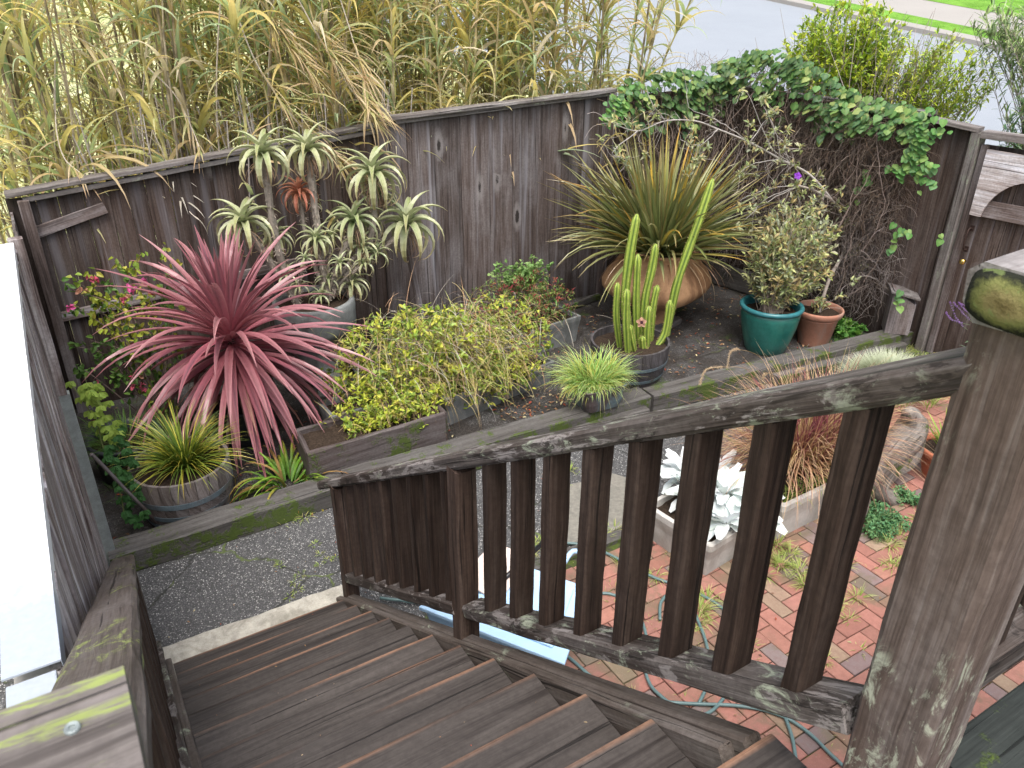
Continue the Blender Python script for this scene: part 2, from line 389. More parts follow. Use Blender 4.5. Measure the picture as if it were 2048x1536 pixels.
def asphalt():
    s = NT('patio_asphalt'); p = s.pos()
    v = s.vor(p, 105, 'F1', 'Distance'); vc = s.sep(s.vor(p, 105, 'F1', 'Color'))
    f = s.noise(p, 1.3, 5, .6); g = s.noise(p, 220, 2, .6)
    c = s.ramp(vc[0], [(.0, (.055, .055, .057)), (.62, (.125, .125, .127)), (.86, (.21, .21, .21)), (.96, (.52, .51, .49))])
    c = s.mixc(s.rng(v, .35, .6), c, (.045, .045, .045))
    c = s.mixc(s.rng(f, .3, .7, 0, .35), c, (.085, .085, .09))
    wv = s.noise(p, 2.5, 4, .6, 0, 1); pv = s.n('ShaderNodeVectorMath'); pv.operation = 'MULTIPLY_ADD'
    s.l(wv, pv.inputs[0]); pv.inputs[1].default_value = (.35, .35, 0); s.l(p, pv.inputs[2])
    e = s.vor(s.mapv(pv.outputs[0], (1, 1, 0)), 1.05, 'DISTANCE_TO_EDGE')
    ck = s.rng(e, .004, .014, 1., 0.); gr = s.noise(p, 3.2, 2, .5)
    c = s.mixc(s.math('MULTIPLY', ck, .85), c, s.mixc(s.rng(gr, .5, .56), (.03, .03, .026), (.085, .115, .03)))
    # the damp, dark soil-stained bed behind the timber
    y = s.sep(p)[1]; st = s.math('MULTIPLY', s.rng(y, 1.3, 1.5), s.rng(s.noise(p, 3, 5, .7), .36, .6, .35, .95))
    c = s.mixc(st, c, s.mixc(s.rng(s.noise(p, 40, 4, .7), .4, .6), (.016, .013, .011), (.045, .038, .034)))
    ms = s.math('MULTIPLY', s.rng(s.noise(p, 2.1, 5, .7), .60, .68), s.rng(y, 1.3, 1.5))
    c = s.mixc(s.math('MULTIPLY', ms, .8), c, (.05, .075, .02))
    s.bump(s.math('SUBTRACT', s.math('MULTIPLY', v, -.6), ck), .7, .006)
    return s.fin(c, s.rng(g, .3, .7, .5, .85), .4)
M['asphalt'] = asphalt()
def brickm():
    s = NT('herringbone_brick'); p = s.pos(); c0 = s.attr('Col')
    a = s.noise(p, 30, 5, .7); b = s.noise(p, 3, 5, .65, .4); d = s.noise(p, 160, 3, .7)
    c = s.mixc(s.rng(a, .3, .7, 0, .35), c0, (.16, .075, .06))
    c = s.mixc(s.rng(b, .47, .62, 0, .7), c, s.mixc(a, (.09, .085, .05), (.19, .15, .10)))
    c = s.mixc(s.rng(d, .6, .7, 0, .3), c, (.5, .4, .35))
    s.bump(s.math('ADD', a, s.math('MULTIPLY', d, .5)), .5, .003)
    return s.fin(c, .8, .25)
M['brick'] = brickm()
def mortar():
    s = NT('brick_joint_soil'); p = s.pos(); a = s.noise(p, 6, 4, .6); b = s.noise(p, 70, 3, .7)
    c = s.mixc(s.rng(a, .45, .6), s.mixc(b, (.02, .017, .014), (.07, .06, .05)), s.mixc(b, (.03, .045, .01), (.09, .12, .03)))
    return s.fin(c, .95, .1)
M['joint'] = mortar()
def groundm():
    s = NT('outer_ground'); p = s.pos(); a = s.noise(p, .8, 6, .65); b = s.noise(p, 14, 5, .75)
    c = s.ramp(s.math('ADD', s.math('MULTIPLY', a, .5), s.math('MULTIPLY', b, .5)), [(.36, (.26, .28, .12)), (.5, (.46, .48, .24)), (.62, (.62, .62, .42))])
    s.bump(b, .8, .05); return s.fin(c, .9, .1)
M['ground'] = groundm()
def lawnm():
    s = NT('lawn'); p = s.pos(); a = s.noise(p, 1.2, 6, .7); b = s.noise(p, 25, 5, .8)
    c = s.ramp(s.math('ADD', s.math('MULTIPLY', a, .6), s.math('MULTIPLY', b, .4)), [(.38, (.08, .19, .02)), (.6, (.19, .38, .06))])
    s.bump(b, .8, .05); return s.fin(c, .9, .1)
M['lawn'] = lawnm()
def roadm(n, c0, c1):
    s = NT(n); p = s.pos(); a = s.noise(p, .6, 6, .65); b = s.noise(p, 60, 4, .8)
    c = s.mixc(s.math('ADD', s.math('MULTIPLY', a, .5), s.math('MULTIPLY', b, .5)), c0, c1)
    s.bump(b, .3, .01); return s.fin(c, .55, .45)
M['road'] = roadm('street_asphalt', (.19, .215, .245), (.31, .335, .37))
M['walk'] = roadm('sidewalk_concrete', (.24, .225, .205), (.38, .36, .33))

# ================================================================== SETTING
def structure(mb, name, mat, **k):
    o = mb.build(name, mat, **k); o['kind'] = 'structure'; return o
SX, SY, S0, SG = math.sin(.6), math.cos(.6), 10.0, .15
def Hz(x, y): return max(0, SG*(x*SX+y*SY-S0))
def clip(poly, sgn):
    out = []
    for i in range(len(poly)):
        a, b = poly[i], poly[(i+1) % len(poly)]
        fa = sgn*(a[0]*SX+a[1]*SY-S0); fb = sgn*(b[0]*SX+b[1]*SY-S0)
        if fa >= 0: out.append(a)
        if fa*fb < 0:
            t = fa/(fa-fb); out.append((a[0]+(b[0]-a[0])*t, a[1]+(b[1]-a[1])*t))
    return out
def sheet(name, poly, dz, mat):
    mb = MB()
    for sg in (1, -1):
        q = clip(poly, sg)
        if len(q) > 2: mb.add([(x, y, Hz(x, y)+dz) for x, y in q], [tuple(range(len(q)))])
    return structure(mb, name, mat)
sheet('ground', [(-150, -60), (260, -60), (260, 260), (-150, 260)], -.012, M['ground'])
sheet('road', [(10.2, -60), (24.3, -60), (24.9, 20), (25.6, 260), (11.4, 260), (10.6, 20)], .0, M['road'])
mb = MB()
for a, b in (((24.3, -60), (24.9, 20)), ((24.9, 20), (25.6, 260))):
    q = [(a[0], a[1]), (a[0]+.55, a[1]), (b[0]+.55, b[1]), (b[0], b[1])]
    vs = [(x, y, SG*(x*SX+y*SY-S0)-.05) for x, y in q]+[(x, y, SG*(x*SX+y*SY-S0)+.14) for x, y in q]
    mb.add(vs, [(4, 5, 6, 7), (0, 4, 7, 3), (1, 2, 6, 5), (0, 1, 5, 4), (2, 3, 7, 6)])
structure(mb, 'kerb', M['walk'])
sheet('grass_verge', [(24.85, -60), (26.3, -60), (26.9, 20), (27.6, 260), (26.15, 260), (25.45, 20)], .06, M['lawn'])
sheet('pavement', [(26.3, -60), (29.2, -60), (29.8, 20), (30.5, 260), (27.6, 260), (26.9, 20)], .05, M['walk'])
sheet('lawn', [(29.2, -60), (260, -60), (260, 260), (30.5, 260), (29.8, 20)], .06, M['lawn'])
mb = MB(); mb.add([(-3.2, -8, 0), (9, -8, 0), (7.3, .6, 0), (6.9, 4.3, 0), (-1.45, 4.3, 0), (-1.45, 1, 0), (-3.2, 1, 0)], [(0, 1, 2, 3, 4, 5, 6)])
structure(mb, 'asphalt_yard', M['asphalt'])
# brick patio laid in herringbone
mb = MB(); mb.add([(.98, -7, .006), (7.6, -7, .006), (7.0, .66, .006), (2.7, -.30, .006), (.98, -.235, .006)], [(0, 1, 2, 3, 4)])
joint = structure(mb, 'patio_base', M['joint'])
mb = MB(); U = .112
for i in range(9, 66):
    for j in range(-44, 8):
        cc = (i-j) % 4; x, y = i*U, j*U
        if cc == 0: x0, y0, x1, y1 = x, y, x+2*U, y+U
        elif cc == 2: x0, y0, x1, y1 = x, y-U, x+U, y+U
        else: continue
        if x0 < 1.0 or y1 > (-.245 if x1 < 2.7 else -.36+(x1-2.7)*.2): continue
        g = .0035; x0 += g; y0 += g; x1 -= g; y1 -= g
        z = .022+rnd.uniform(-.003, .003); tx, ty = rnd.uniform(-.002, .002), rnd.uniform(-.002, .002)
        k = rnd.random()
        c = vary((.32, .15, .118), .16) if k < .78 else vary((.30, .22, .155), .15) if k < .88 else vary((.20, .155, .15), .15)
        e = .004
        vs = [(x0, y0, .0), (x1, y0, .0), (x1, y1, .0), (x0, y1, .0), (x0, y0, z-e-tx), (x1, y0, z-e+tx), (x1, y1, z-e+ty), (x0, y1, z-e-ty),
              (x0+e, y0+e, z-tx), (x1-e, y0+e, z+tx), (x1-e, y1-e, z+ty), (x0+e, y1-e, z-ty)]
        mb.add(vs, [(0, 1, 5, 4), (1, 2, 6, 5), (2, 3, 7, 6), (3, 0, 4, 7), (4, 5, 9, 8), (5, 6, 10, 9), (6, 7, 11, 10), (7, 4, 8, 11), (8, 9, 10, 11)], c)
structure(mb, 'brick_patio', M['brick'])
mb = MB(); beam(mb, (1.13, -.19, .018), (2.62, -.262, .018), .10, .05, segs=6, jit=.004); 
structure(mb, 'patio_edging', M['timber'])
mb = MB(); beam(mb, (.92, -.25, .018), (.92, -5, .018), .09, .05, segs=8, jit=.004)
structure(mb, 'patio_side_edging', M['timber'])
# concrete stepping slab and the concrete strip below the stairs
def slab(pts, z0, z1, nm, mat, rough=.012):
    mb = MB(); q = []
    for i in range(len(pts)):
        a = Vector(pts[i]+(0,)); b = Vector(pts[(i+1) % len(pts)]+(0,)); n = max(2, int((b-a).length/.07))
        for k in range(n):
            v = a+(b-a)*(k/n)+Vector((rnd.uniform(-1, 1), rnd.uniform(-1, 1), 0))*rough; q.append(v)
    n = len(q); cx = sum((v for v in q), Vector())/n
    vs = [(v.x, v.y, z0) for v in q]+[(v.x, v.y, z1-.006) for v in q]+[tuple((v+(cx-v).normalized()*.008)[:2])+(z1,) for v in q]
    fs = [(i, (i+1) % n, n+(i+1) % n, n+i) for i in range(n)]+[(n+i, n+(i+1) % n, 2*n+(i+1) % n, 2*n+i) for i in range(n)]+[tuple(2*n+i for i in range(n))]
    mb.add(vs, fs); return mb.build(nm, mat)
s_ = slab([(1.56, -.08), (1.9, -.16), (2.5, -.17), (2.72, .12), (2.55, .46), (1.95, .52)], 0, .03, 'stepping_slab', M['slab'])
tag(s_, 'flat grey concrete stepping slab on the asphalt beside the brick patio', 'paving slab')
s_ = slab([(-1.16, .02), (.17, .0), (.16, .30), (-1.17, .33)], 0, .05, 'kerb_strip', M['kerb'], .008); s_['kind'] = 'structure'

# timber edging, in lengths laid end to end
def edging(pts, h, w_, lab):
    o = MB()
    for a, b in zip(pts[:-1], pts[1:]): beam(o, a, b, w_, h, ch=.012, segs=14, jit=.010, tint=.95)
    ob = o.build('edging_timber', M['timber']); tag(ob, lab, 'timber', 'old squared timbers edging the planting strip')
edging([(-1.24, 1.325, .09), (.50, 1.345, .09)], .185, .22, 'long weathered edging timber with mossy face below the half barrel, nearest the stairs')
edging([(.505, 1.345, .095), (3.52, 1.245, .095)], .19, .22, 'middle edging timber of the planting strip with the small copper planter standing on it')
edging([(3.53, 1.20, .10), (7.22, .885, .10)], .20, .20, 'mossy green edging timber running from the cactus tub to the wooden box by the gate')
edging([(.95, 1.175, .05), (3.45, 1.115, .05)], .10, .10, 'thin lower timber lying against the front of the middle edging timber')
edging([(5.0, .93, .06), (6.9, .78, .06)], .12, .12, 'short low timber against the front of the mossy timber near the gate')
edging([(6.62, 3.75, .16), (6.86, 2.3, .16)], .30, .07, 'dark board edging standing against the foot of the ivy covered fence')
edging([(3.95, 3.62, .05), (4.9, 3.82, .05)], .09, .05, 'thin bluish grey edging board lying along the foot of the back fence')

# ================================================================== STAIRS
RUN, RISE, NO = .28, .182077, .2
SL = RISE/RUN
def nz(y, off=0): return NO-SL*y+off
st = empty('staircase', (-.5, 0, 0), 'dark weathered wooden staircase of plank treads going down to the asphalt yard', 'staircase')
for k in range(12):
    y = -k*RUN; z = NO+k*RISE
    x1 = .095 if k == 11 else -.004
    o = MB(); t = rnd.uniform(.88, 1.15)
    # plank with a rounded, worn nosing
    prof = [(-.285, -.038), (0-.004, -.038), (0, -.030), (0, -.012), (-.005, -.003), (-.013, 0), (-.024, 0), (-.285, 0)]
    n = 30; off = (rnd.random()*40, rnd.random()*40, rnd.random()*40); vs = []; cs = []; gs = []
    for i in range(n+1):
        x = -1.035+(x1+1.035)*i/n
        wv = mnoise.noise(Vector((x*4+off[0], 1.1, k)))*.003
        patch = .5+.5*mnoise.noise(Vector((x*2.2+off[1], 3.3, k)))
        for j, (u, v) in enumerate(prof):
            vs.append((x, y+u+(wv if j in (1, 2, 3, 4, 5) else 0), z+v)); gs.append((off[0]+x, off[1]+u, off[2]+v))
            wear = (1.0 if j in (2, 3, 4) else .8 if j == 5 else 0)*max(0, min(1, (patch-.3)*2.6))*min(1, (x+1.1)*3)
            cs.append(mix((t, t, t), (6.0, 3.8, 2.6), wear*.7))
    fs = []; m7 = len(prof)
    for i in range(n):
        for j in range(m7):
            q = (j+1) % m7; fs.append((i*m7+j, (i+1)*m7+j, (i+1)*m7+q, i*m7+q))
    fs += [tuple(range(m7)), tuple(n*m7+j for j in range(m7-1, -1, -1))]
    o.add(vs, fs, cs, gs); o.build('tread', M['tread'], st)
    o = MB(); beam(o, (-1.03, y-.26, z-.038-.07), (x1-.006, y-.26, z-.038-.07), .02, .138, tint=.8); o.build('riser', M['tread'], st)
def sloped(mb, x, w_, ztop, h, y0, y1, segs=24, jit=.004, ch=.006, tint=None):
    """timber along the stair slope; ztop is its top above the nosing line"""
    c = math.cos(math.atan(SL)); hh = h*c
    a = Vector((x, y0, nz(y0, ztop)-h/2)); b = Vector((x, y1, nz(y1, ztop)-h/2))
    beam(mb, a, b, w_, hh, ch=ch, segs=segs, jit=jit, tint=tint)
for (x, zt, h, wd) in ((.021, -.014, .30, .040), (.069, -.008, .16, .052), (-1.055, -.0, .30, .036)):
    o = MB(); sloped(o, x, wd, zt, h, .10, -3.30 if x < 0 else -3.088, tint=1.0); o.build('stringer', M['stringer'], st)

def balusters(parent, xs, w_, d_, zt_of, zb_of, tilt=0):
    for (x, y) in xs:
        o = MB(); t = rnd.uniform(.8, 1.25)
        beam(o, (x, y, zb_of(x, y)), (x, y, zt_of(x, y)), w_, d_, up=(0, 1, 0), ch=.006, segs=10, jit=.0045, tint=t)
        o.build('baluster', M['baluster'], parent)
rr = empty('stair_railing', (.1, -1.5, 0), 'long dark wooden railing with square balusters down the right side of the stairs', 'railing', )
o = MB(); sloped(o, .113, .145, .915, .066,   .42, -3.345, 40, .003, .010, 1.05); o.build('handrail', M['rail'], rr)
o = MB(); sloped(o, .092, .105, .175, .07, .045, -1.545, 20, .005, .008, 1.0); o.build('bottom_rail', M['rail'], rr)
o = MB(); sloped(o, .092, .105, .175, .07, -1.64, -3.262, 20, .006, .008, 1.0); o.build('bottom_rail', M['rail'], rr)
for (y, wd) in ((.09, .085), (-1.575, .09)):
    o = MB(); beam(o, (.085, y, nz(y, -.08)), (.085, y, nz(y, .855)), .09, wd, up=(0, 1, 0), ch=.007, segs=10, jit=.003, tint=1.35); o.build('post', M['baluster'], rr)
ys = [-1.825, -2.015, -2.205, -2.398, -2.583, -2.768, -2.950, -3.131]
ys2 = [-.135, -.33, -.53, -.725, -.922, -1.112, -1.295, -1.475]
balusters(rr, [(.088, y) for y in ys+ys2], .076, .050, lambda x, y: nz(y, .86), lambda x, y: nz(y, .16))
# tall newel post at the landing
o = MB(); beam(o, (.108, -3.345, 1.9), (.108, -3.345, 3.312), .138, .138, up=(0, 1, 0), ch=.012, segs=24, jit=.004, tint=1.1)
pp = o.build('newel_post', M['post']); tag(pp, 'thick square grey brown post at the top of the stairs with pale lichen patches', 'post')
# landing rail over the newel: end grain towards the stairs
lr = empty('landing_railing', (1.2, -3.33, 2.38), 'landing rail whose mossy round end grain rests on top of the thick post', 'railing')
o = MB(); beam(o, (.030, -3.335, 3.352), (2.6, -3.335, 3.350), .142, .080, ch=.024, segs=30, jit=.010, tint=1.15)
hrl = o.build('handrail', M['cap'], lr)
eg = NT('mossy_end_grain'); po = eg.pos()
dv = eg.n('ShaderNodeVectorMath'); dv.operation = 'DISTANCE'; eg.l(eg.mapv(po, (0, 1, 1.5), (0, 0, 0)), dv.inputs[0]); dv.inputs[1].default_value = (0, -3.33, 3.35*1.5)
nzz = eg.noise(po, 30, 6, .75); dd = eg.math('ADD', dv.outputs['Value'], eg.math('MULTIPLY', eg.math('SUBTRACT', nzz, .5), .06))
ce = eg.ramp(dd, [(.0, (.11, .085, .035)), (.022, (.20, .17, .075)), (.040, (.16, .17, .06)), (.055, (.022, .024, .018)), (.1, (.012, .012, .012))])
lc = eg.noise(po, 55, 3, .6); ce = eg.mixc(eg.rng(lc, .60, .68, 0, .6), ce, (.17, .22, .08))
eg.bump(nzz, .9, .01); eg.fin(ce, .9, .1)
mb = MB(); rows = []
for (rz, x_) in ((1.0, .030), (.86, .018), (.55, .012), (.2, .009)):
    rows.append([(x_, -3.335+rz*.069*math.copysign(abs(math.cos(a))**.55, math.cos(a)), 3.350+rz*.040*math.copysign(abs(math.sin(a))**.55, math.sin(a))) for a in [2*math.pi*j/28 for j in range(28)]])
vs = [(v[0]+mnoise.noise(Vector(v)*45)*.004, v[1], v[2]) for r0 in rows for v in r0]; fs = []
for i in range(3):
    for j in range(28): fs.append((i*28+j, i*28+(j+1) % 28, (i+1)*28+(j+1) % 28, (i+1)*28+j))
fs.append(tuple(3*28+j for j in range(28))); mb.add(vs, fs); mb.build('end_grain', eg.m, hrl, smooth=True)
o = MB(); beam(o, (.178, -3.325, 2.545), (2.6, -3.325, 2.545), .10, .07, ch=.008, segs=20, jit=.006, tint=.95); o.build('bottom_rail', M['rail'], lr)
balusters(lr, [(x, -3.33) for x in (.345, .535, .725, .915, 1.105, 1.295, 1.485)], .06, .05, lambda x, y: 3.312, lambda x, y: 2.575)
# landing deck
dk = empty('landing_deck', (.6, -4, 2.38), 'dark green stained deck boards of the landing at the head of the stairs', 'deck')
for k in range(16):
    y = -3.435-k*.152
    o = MB(); beam(o, (.20 if k == 0 else -1.3, y, NO+12*RISE-.018), (2.9, y, NO+12*RISE-.018), .148, .036, ch=.004, segs=10, jit=.002); o.build('board', M['ledge'], dk)
o = MB(); beam(o, (.19, -3.40, 2.25), (2.9, -3.40, 2.25), .04, .2, tint=.8); o.build('fascia', M['ledge'], dk)
for (x, y) in ((.3, -3.5), (2.7, -3.5)):
    o = MB(); beam(o, (x, y, 0), (x, y, 2.2), .09, .09, up=(0, 1, 0)); o.build('leg', M['stringer'], dk)
# left railing against the side wall
l2 = empty('left_stair_railing', (-1.13, -1.5, 0), 'low wide worn handrail on the left of the stairs with a yellow lichen patch', 'railing')
o = MB(); sloped(o, -1.146, .125, .80, .06, .50, -3.28, 40, .004, .012, 1.05); o.build('handrail', M['lrail'], l2)
o = MB(); sloped(o, -1.105, .075, .14, .06, .25, -3.25, 20, .004, .006, 1.0); o.build('bottom_rail', M['rail'], l2)
for y in (.40, -1.30, -3.0):
    o = MB(); beam(o, (-1.135, y, nz(y, -.2) if y < 0 else 0), (-1.135, y, nz(y, .75)), .075, .085, up=(0, 1, 0), segs=8, jit=.003, tint=1.1); o.build('post', M['baluster'], l2)
balusters(l2, [(-1.115, .21-k*.19) for k in range(18) if abs(.21-k*.19+1.30) > .08 and abs(.21-k*.19+3.0) > .08], .05, .045, lambda x, y: nz(y, .75), lambda x, y: nz(y, .12))
# near landing rail cap, close to the lens
nc = empty('landing_left_railing', (-1.3, -3.4, 2.38), 'flat grey rail cap streaked with yellow green lichen and holding one screw, nearest the camera', 'railing')
o = MB(); beam(o, (-1.9, -3.405, 3.285), (-1.074, -3.405, 3.285), .135, .038, ch=.004, segs=16, jit=.002, tint=1.1); cap_ = o.build('rail_cap', M['nearcap'], nc)
o = MB(); c0 = P(372/2.56, 950+1302/2.56, Z=3.304)
lathe(o, [(.0050, .0), (.0050, .0018), (.0042, .0028), (.0022, .0022), (.0020, .0008), (.0001, .0008)], c0, 20); o.build('screw', plain('zinc_screw', (.30, .34, .34), .3, 60, .6, .5, .6), cap_, smooth=False)
o = MB(); beam(o, (-1.12, -3.405, 2.38), (-1.12, -3.405, 3.264), .08, .09, up=(0, 1, 0), tint=1.1); o.build('post', M['baluster'], nc)

# ================================================================== FENCES
def board_run(mb, a, b, z0f, z1f, wd=.19, th=.02, jitter=.006, gap=.0025):
    a = Vector((a[0], a[1], 0)); b = Vector((b[0], b[1], 0)); L = (b-a).length; d = (b-a).normalized(); nrm = Vector((0, 0, 1)).cross(d)
    s = 0
    while s < L-.02:
        w_ = min(wd*rnd.uniform(.75, 1.2), L-s); q = a+d*(s+w_/2)+nrm*rnd.uniform(-jitter, jitter)
        t = (s+w_/2)/L
        ln = rnd.uniform(-.0012, .0012)
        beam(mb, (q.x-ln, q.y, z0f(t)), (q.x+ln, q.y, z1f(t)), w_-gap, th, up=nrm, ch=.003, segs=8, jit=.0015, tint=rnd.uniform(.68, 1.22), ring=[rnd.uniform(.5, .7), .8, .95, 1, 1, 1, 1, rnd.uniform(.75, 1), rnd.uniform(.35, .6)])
        s += w_
bf = empty('back_fence', (2, 4.1, 0), 'tall weathered grey brown board fence with knots along the back of the yard', 'fence')
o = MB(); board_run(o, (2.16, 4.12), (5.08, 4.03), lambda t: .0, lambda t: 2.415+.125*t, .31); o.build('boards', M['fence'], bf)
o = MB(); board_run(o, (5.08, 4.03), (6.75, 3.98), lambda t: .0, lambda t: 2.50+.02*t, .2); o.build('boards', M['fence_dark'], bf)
o = MB(); beam(o, (2.08, 4.115, 2.45), (5.11, 4.035, 2.575), .15, .038, ch=.006, segs=20, jit=.006, tint=1.1); o.build('cap_rail', M['cap'], bf)
o = MB(); beam(o, (2.30, 4.085, 2.415), (5.06, 4.005, 2.54), .02, .05, ch=.003, segs=12, jit=.003, tint=.8); o.build('trim', M['cap'], bf)
for (x, y, z) in ((2.12, 4.10, 2.43), (5.06, 4.01, 2.55), (6.75, 3.97, 2.52)):
    o = MB(); beam(o, (x, y, 0), (x, y, z), .10, .10, up=(0, 1, 0), segs=6, jit=.003, tint=1.0); o.build('post', M['fence'], bf)
lf = empty('low_back_fence', (.4, 4.1, 0), 'lower dark brown board fence in the left back corner with a sloping top', 'fence')
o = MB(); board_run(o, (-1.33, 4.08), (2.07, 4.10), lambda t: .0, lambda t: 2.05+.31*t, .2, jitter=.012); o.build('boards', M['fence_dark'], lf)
o = MB(); beam(o, (-1.32, 4.07, 2.10), (2.06, 4.10, 2.40), .15, .040, ch=.006, segs=20, jit=.006, tint=.95); o.build('cap_rail', M['cap'], lf)
o = MB(); beam(o, (-1.20, 4.025, 2.045), (2.05, 4.055, 2.345), .02, .045, segs=12, jit=.003, tint=.8); o.build('trim', M['cap'], lf)
o = MB(); beam(o, (-1.23, 4.035, 1.745), (-.585, 4.045, 1.90), .03, .10, segs=4, jit=.003, tint=1.35); o.build('brace', M['fence'], lf)
o = MB(); beam(o, (-1.24, 4.03, .955), (2.05, 4.05, 1.17), .035, .09, segs=10, jit=.004, tint=1.5); o.build('cross_rail', M['fence'], lf)
o = MB(); beam(o, (-1.20, 4.0, 0), (-1.20, 4.0, 2.05), .09, .09, up=(0, 1, 0), segs=6, jit=.003, tint=1.2); o.build('post', M['fence'], lf)
# ivy covered fence to the right
rf = empty('right_fence', (6.95, 2.5, 0), 'board fence on the right side of the yard hidden under ivy and dead vines', 'fence')
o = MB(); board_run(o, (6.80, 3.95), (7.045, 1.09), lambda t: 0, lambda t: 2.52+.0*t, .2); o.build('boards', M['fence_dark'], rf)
o = MB(); beam(o, (6.79, 4.0, 2.545), (7.02, 1.14, 2.53), .15, .04, segs=20, jit=.006, tint=.85); o.build('cap_rail', M['cap'], rf)
gf = empty('gate_side_fence', (7.06, .9, 0), 'narrow bare fence panel with lichen spotted cap between the ivy and the gate', 'fence')
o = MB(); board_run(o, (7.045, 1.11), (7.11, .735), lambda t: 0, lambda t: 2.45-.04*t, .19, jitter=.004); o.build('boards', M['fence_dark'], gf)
o = MB(); beam(o, (7.02, 1.13, 2.475), (7.11, .66, 2.43), .15, .045, segs=6, jit=.004, tint=1.2); o.build('cap_rail', M['cap'], gf)
o = MB(); beam(o, (7.10, .665, 0), (7.10, .665, 2.405), .13, .10, up=(0, 1, 0), ch=.01, segs=12, jit=.004, tint=1.15); o.build('post', wood('lichened_gate_post_wood', (.05, .04, .037), (.115, .098, .09), (.22, .21, .205), .7, lichen=.7, lichcol=(.30, .34, .26), knots=.15, bump=.7), gf)
gt = empty('garden_gate', (7.15, .1, 0), 'plank gate with a pale arched panel, a rusty pull handle and a brass knob', 'gate')
GX = 7.13
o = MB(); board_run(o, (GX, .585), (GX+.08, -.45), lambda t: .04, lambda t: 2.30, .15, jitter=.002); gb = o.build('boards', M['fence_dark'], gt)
o = MB(); beam(o, (GX-.035, .565, .04), (GX-.035, .565, 2.30), .04, .07, up=(0, 1, 0), tint=1.1, segs=6, jit=.002); o.build('stile', M['fence'], gt)
o = MB(); beam(o, (GX-.02, .62, 2.395), (GX+.06, -.5, 2.41), .14, .07, segs=8, jit=.004, tint=1.35); o.build('top_rail', M['cap'], gt)
o = MB(); beam(o, (GX-.045, .50, 1.70), (GX+.03, -.4, 1.71), .03, .17, segs=6, jit=.002, tint=1.7); o.build('brace', M['fence'], gt)
# arched corner panel: a spandrel cut by a quarter circle
o = MB(); y0, y1, z0, z1, xo = .515, -.40, 1.62, 2.27, GX-.075
pts = [(y0, z0), (y0, z1), (y1, z1)]; arc = []
cy, cz, rr_ = -.05, 1.56, .46
for i in range(17):
    a = R_(172-i*9); arc.append((cy+rr_*-math.cos(a), cz+rr_*math.sin(a)*1.05))
arc = sorted(arc, key=lambda q: -q[0])
poly = [(y0, z0), (arc[0][0], z0)]+[q for q in arc if q[1] > z0]+[(y1, arc[-1][1])]+[(y1, z1), (y0, z1)]
n = len(poly); vs = [(xo-.012, a, b) for a, b in poly]+[(xo+.012, a, b) for a, b in poly]
fs = [tuple(range(n)), tuple(range(2*n-1, n-1, -1))]+[(i, i+n, (i+1) % n+n, (i+1) % n) for i in range(n)]
o.add(vs, fs, (4.4, 4.8, 5.0), [(v[1]*1.0, v[2], 0) for v in vs]); o.build('arched_panel', M['fence'], gt)
o = MB(); hx, hy = GX-.07, .47
tube(o, smooth_path([(hx+.03, hy, 1.48), (hx-.02, hy, 1.48), (hx-.045, hy, 1.43), (hx-.05, hy, 1.37), (hx-.045, hy, 1.31), (hx-.02, hy, 1.26), (hx+.03, hy, 1.26)], 4), .009, 8)
box(o, hx+.02, hy-.02, 1.45, hx+.032, hy+.02, 1.51); box(o, hx+.02, hy-.02, 1.23, hx+.032, hy+.02, 1.29); o.build('handle', M['iron'], gt, smooth=False)
o = MB(); lathe(o, [(.001, 0), (.018, .002), (.018, .012), (.013, .02), (.022, .03), (.030, .042), (.031, .055), (.024, .066), (.001, .070)], (0, 0, 0), 20)
kb = MB(); kp = P(1930, 522, X=GX-.06)
kb.add([(kp.x-z_, kp.y+y_, kp.z+x_) for x_, y_, z_ in o.v], o.f); kb.build('doorknob', M['brass'], gt, smooth=True)
# rough side wall on the left with a white metal cap
sw = empty('side_wall', (-1.3, 0, 0), 'rough vertical board wall on the left below a blinding white metal cap', 'wall')
o = MB(); y = 1.28
while y > -2.25:
    w_ = rnd.uniform(.09, .16); beam(o, (-1.262+rnd.uniform(-.008, .008), y-w_/2, 0), (-1.262+rnd.uniform(-.008, .008), y-w_/2, 2.37), .022, w_-.006, up=(0, 1, 0), ch=.005, segs=14, jit=.007, tint=rnd.uniform(.7, 1.3)); y -= w_
o.build('boards', M['sidewall'], sw)
o = MB(); beam(o, (-1.235, 1.33, 0), (-1.235, 1.33, 1.42), .085, .06, up=(0, 1, 0), ch=.002, tint=1); o.build('corner_flashing', M['galv'], sw)
o = MB(); beam(o, (-1.24, 1.33, 1.42), (-1.24, 1.33, 2.42), .075, .07, up=(0, 1, 0), ch=.006, segs=10, jit=.005, tint=1.0); o.build('post', M['sidewall'], sw)
o = MB()
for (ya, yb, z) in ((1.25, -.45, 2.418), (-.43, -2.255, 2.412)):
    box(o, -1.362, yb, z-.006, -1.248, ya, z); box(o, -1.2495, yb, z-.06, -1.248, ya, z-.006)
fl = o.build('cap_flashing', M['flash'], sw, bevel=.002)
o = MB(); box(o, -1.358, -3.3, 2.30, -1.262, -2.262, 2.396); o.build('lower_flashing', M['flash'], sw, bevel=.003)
o = MB(); box(o, -1.352, -3.2, 0, -1.275, 1.25, 2.35); o.build('wall_core', M['palecon'], sw)
sf = empty('left_side_fence', (-1.33, 2.7, 0), 'narrow weathered board fence seen edge on between the side wall and the back corner', 'fence')
o = MB(); board_run(o, (-1.305, 4.13), (-1.27, 1.40), lambda t: 0, lambda t: 1.95+.1*t, .16); o.build('boards', M['sidewall'], sf)

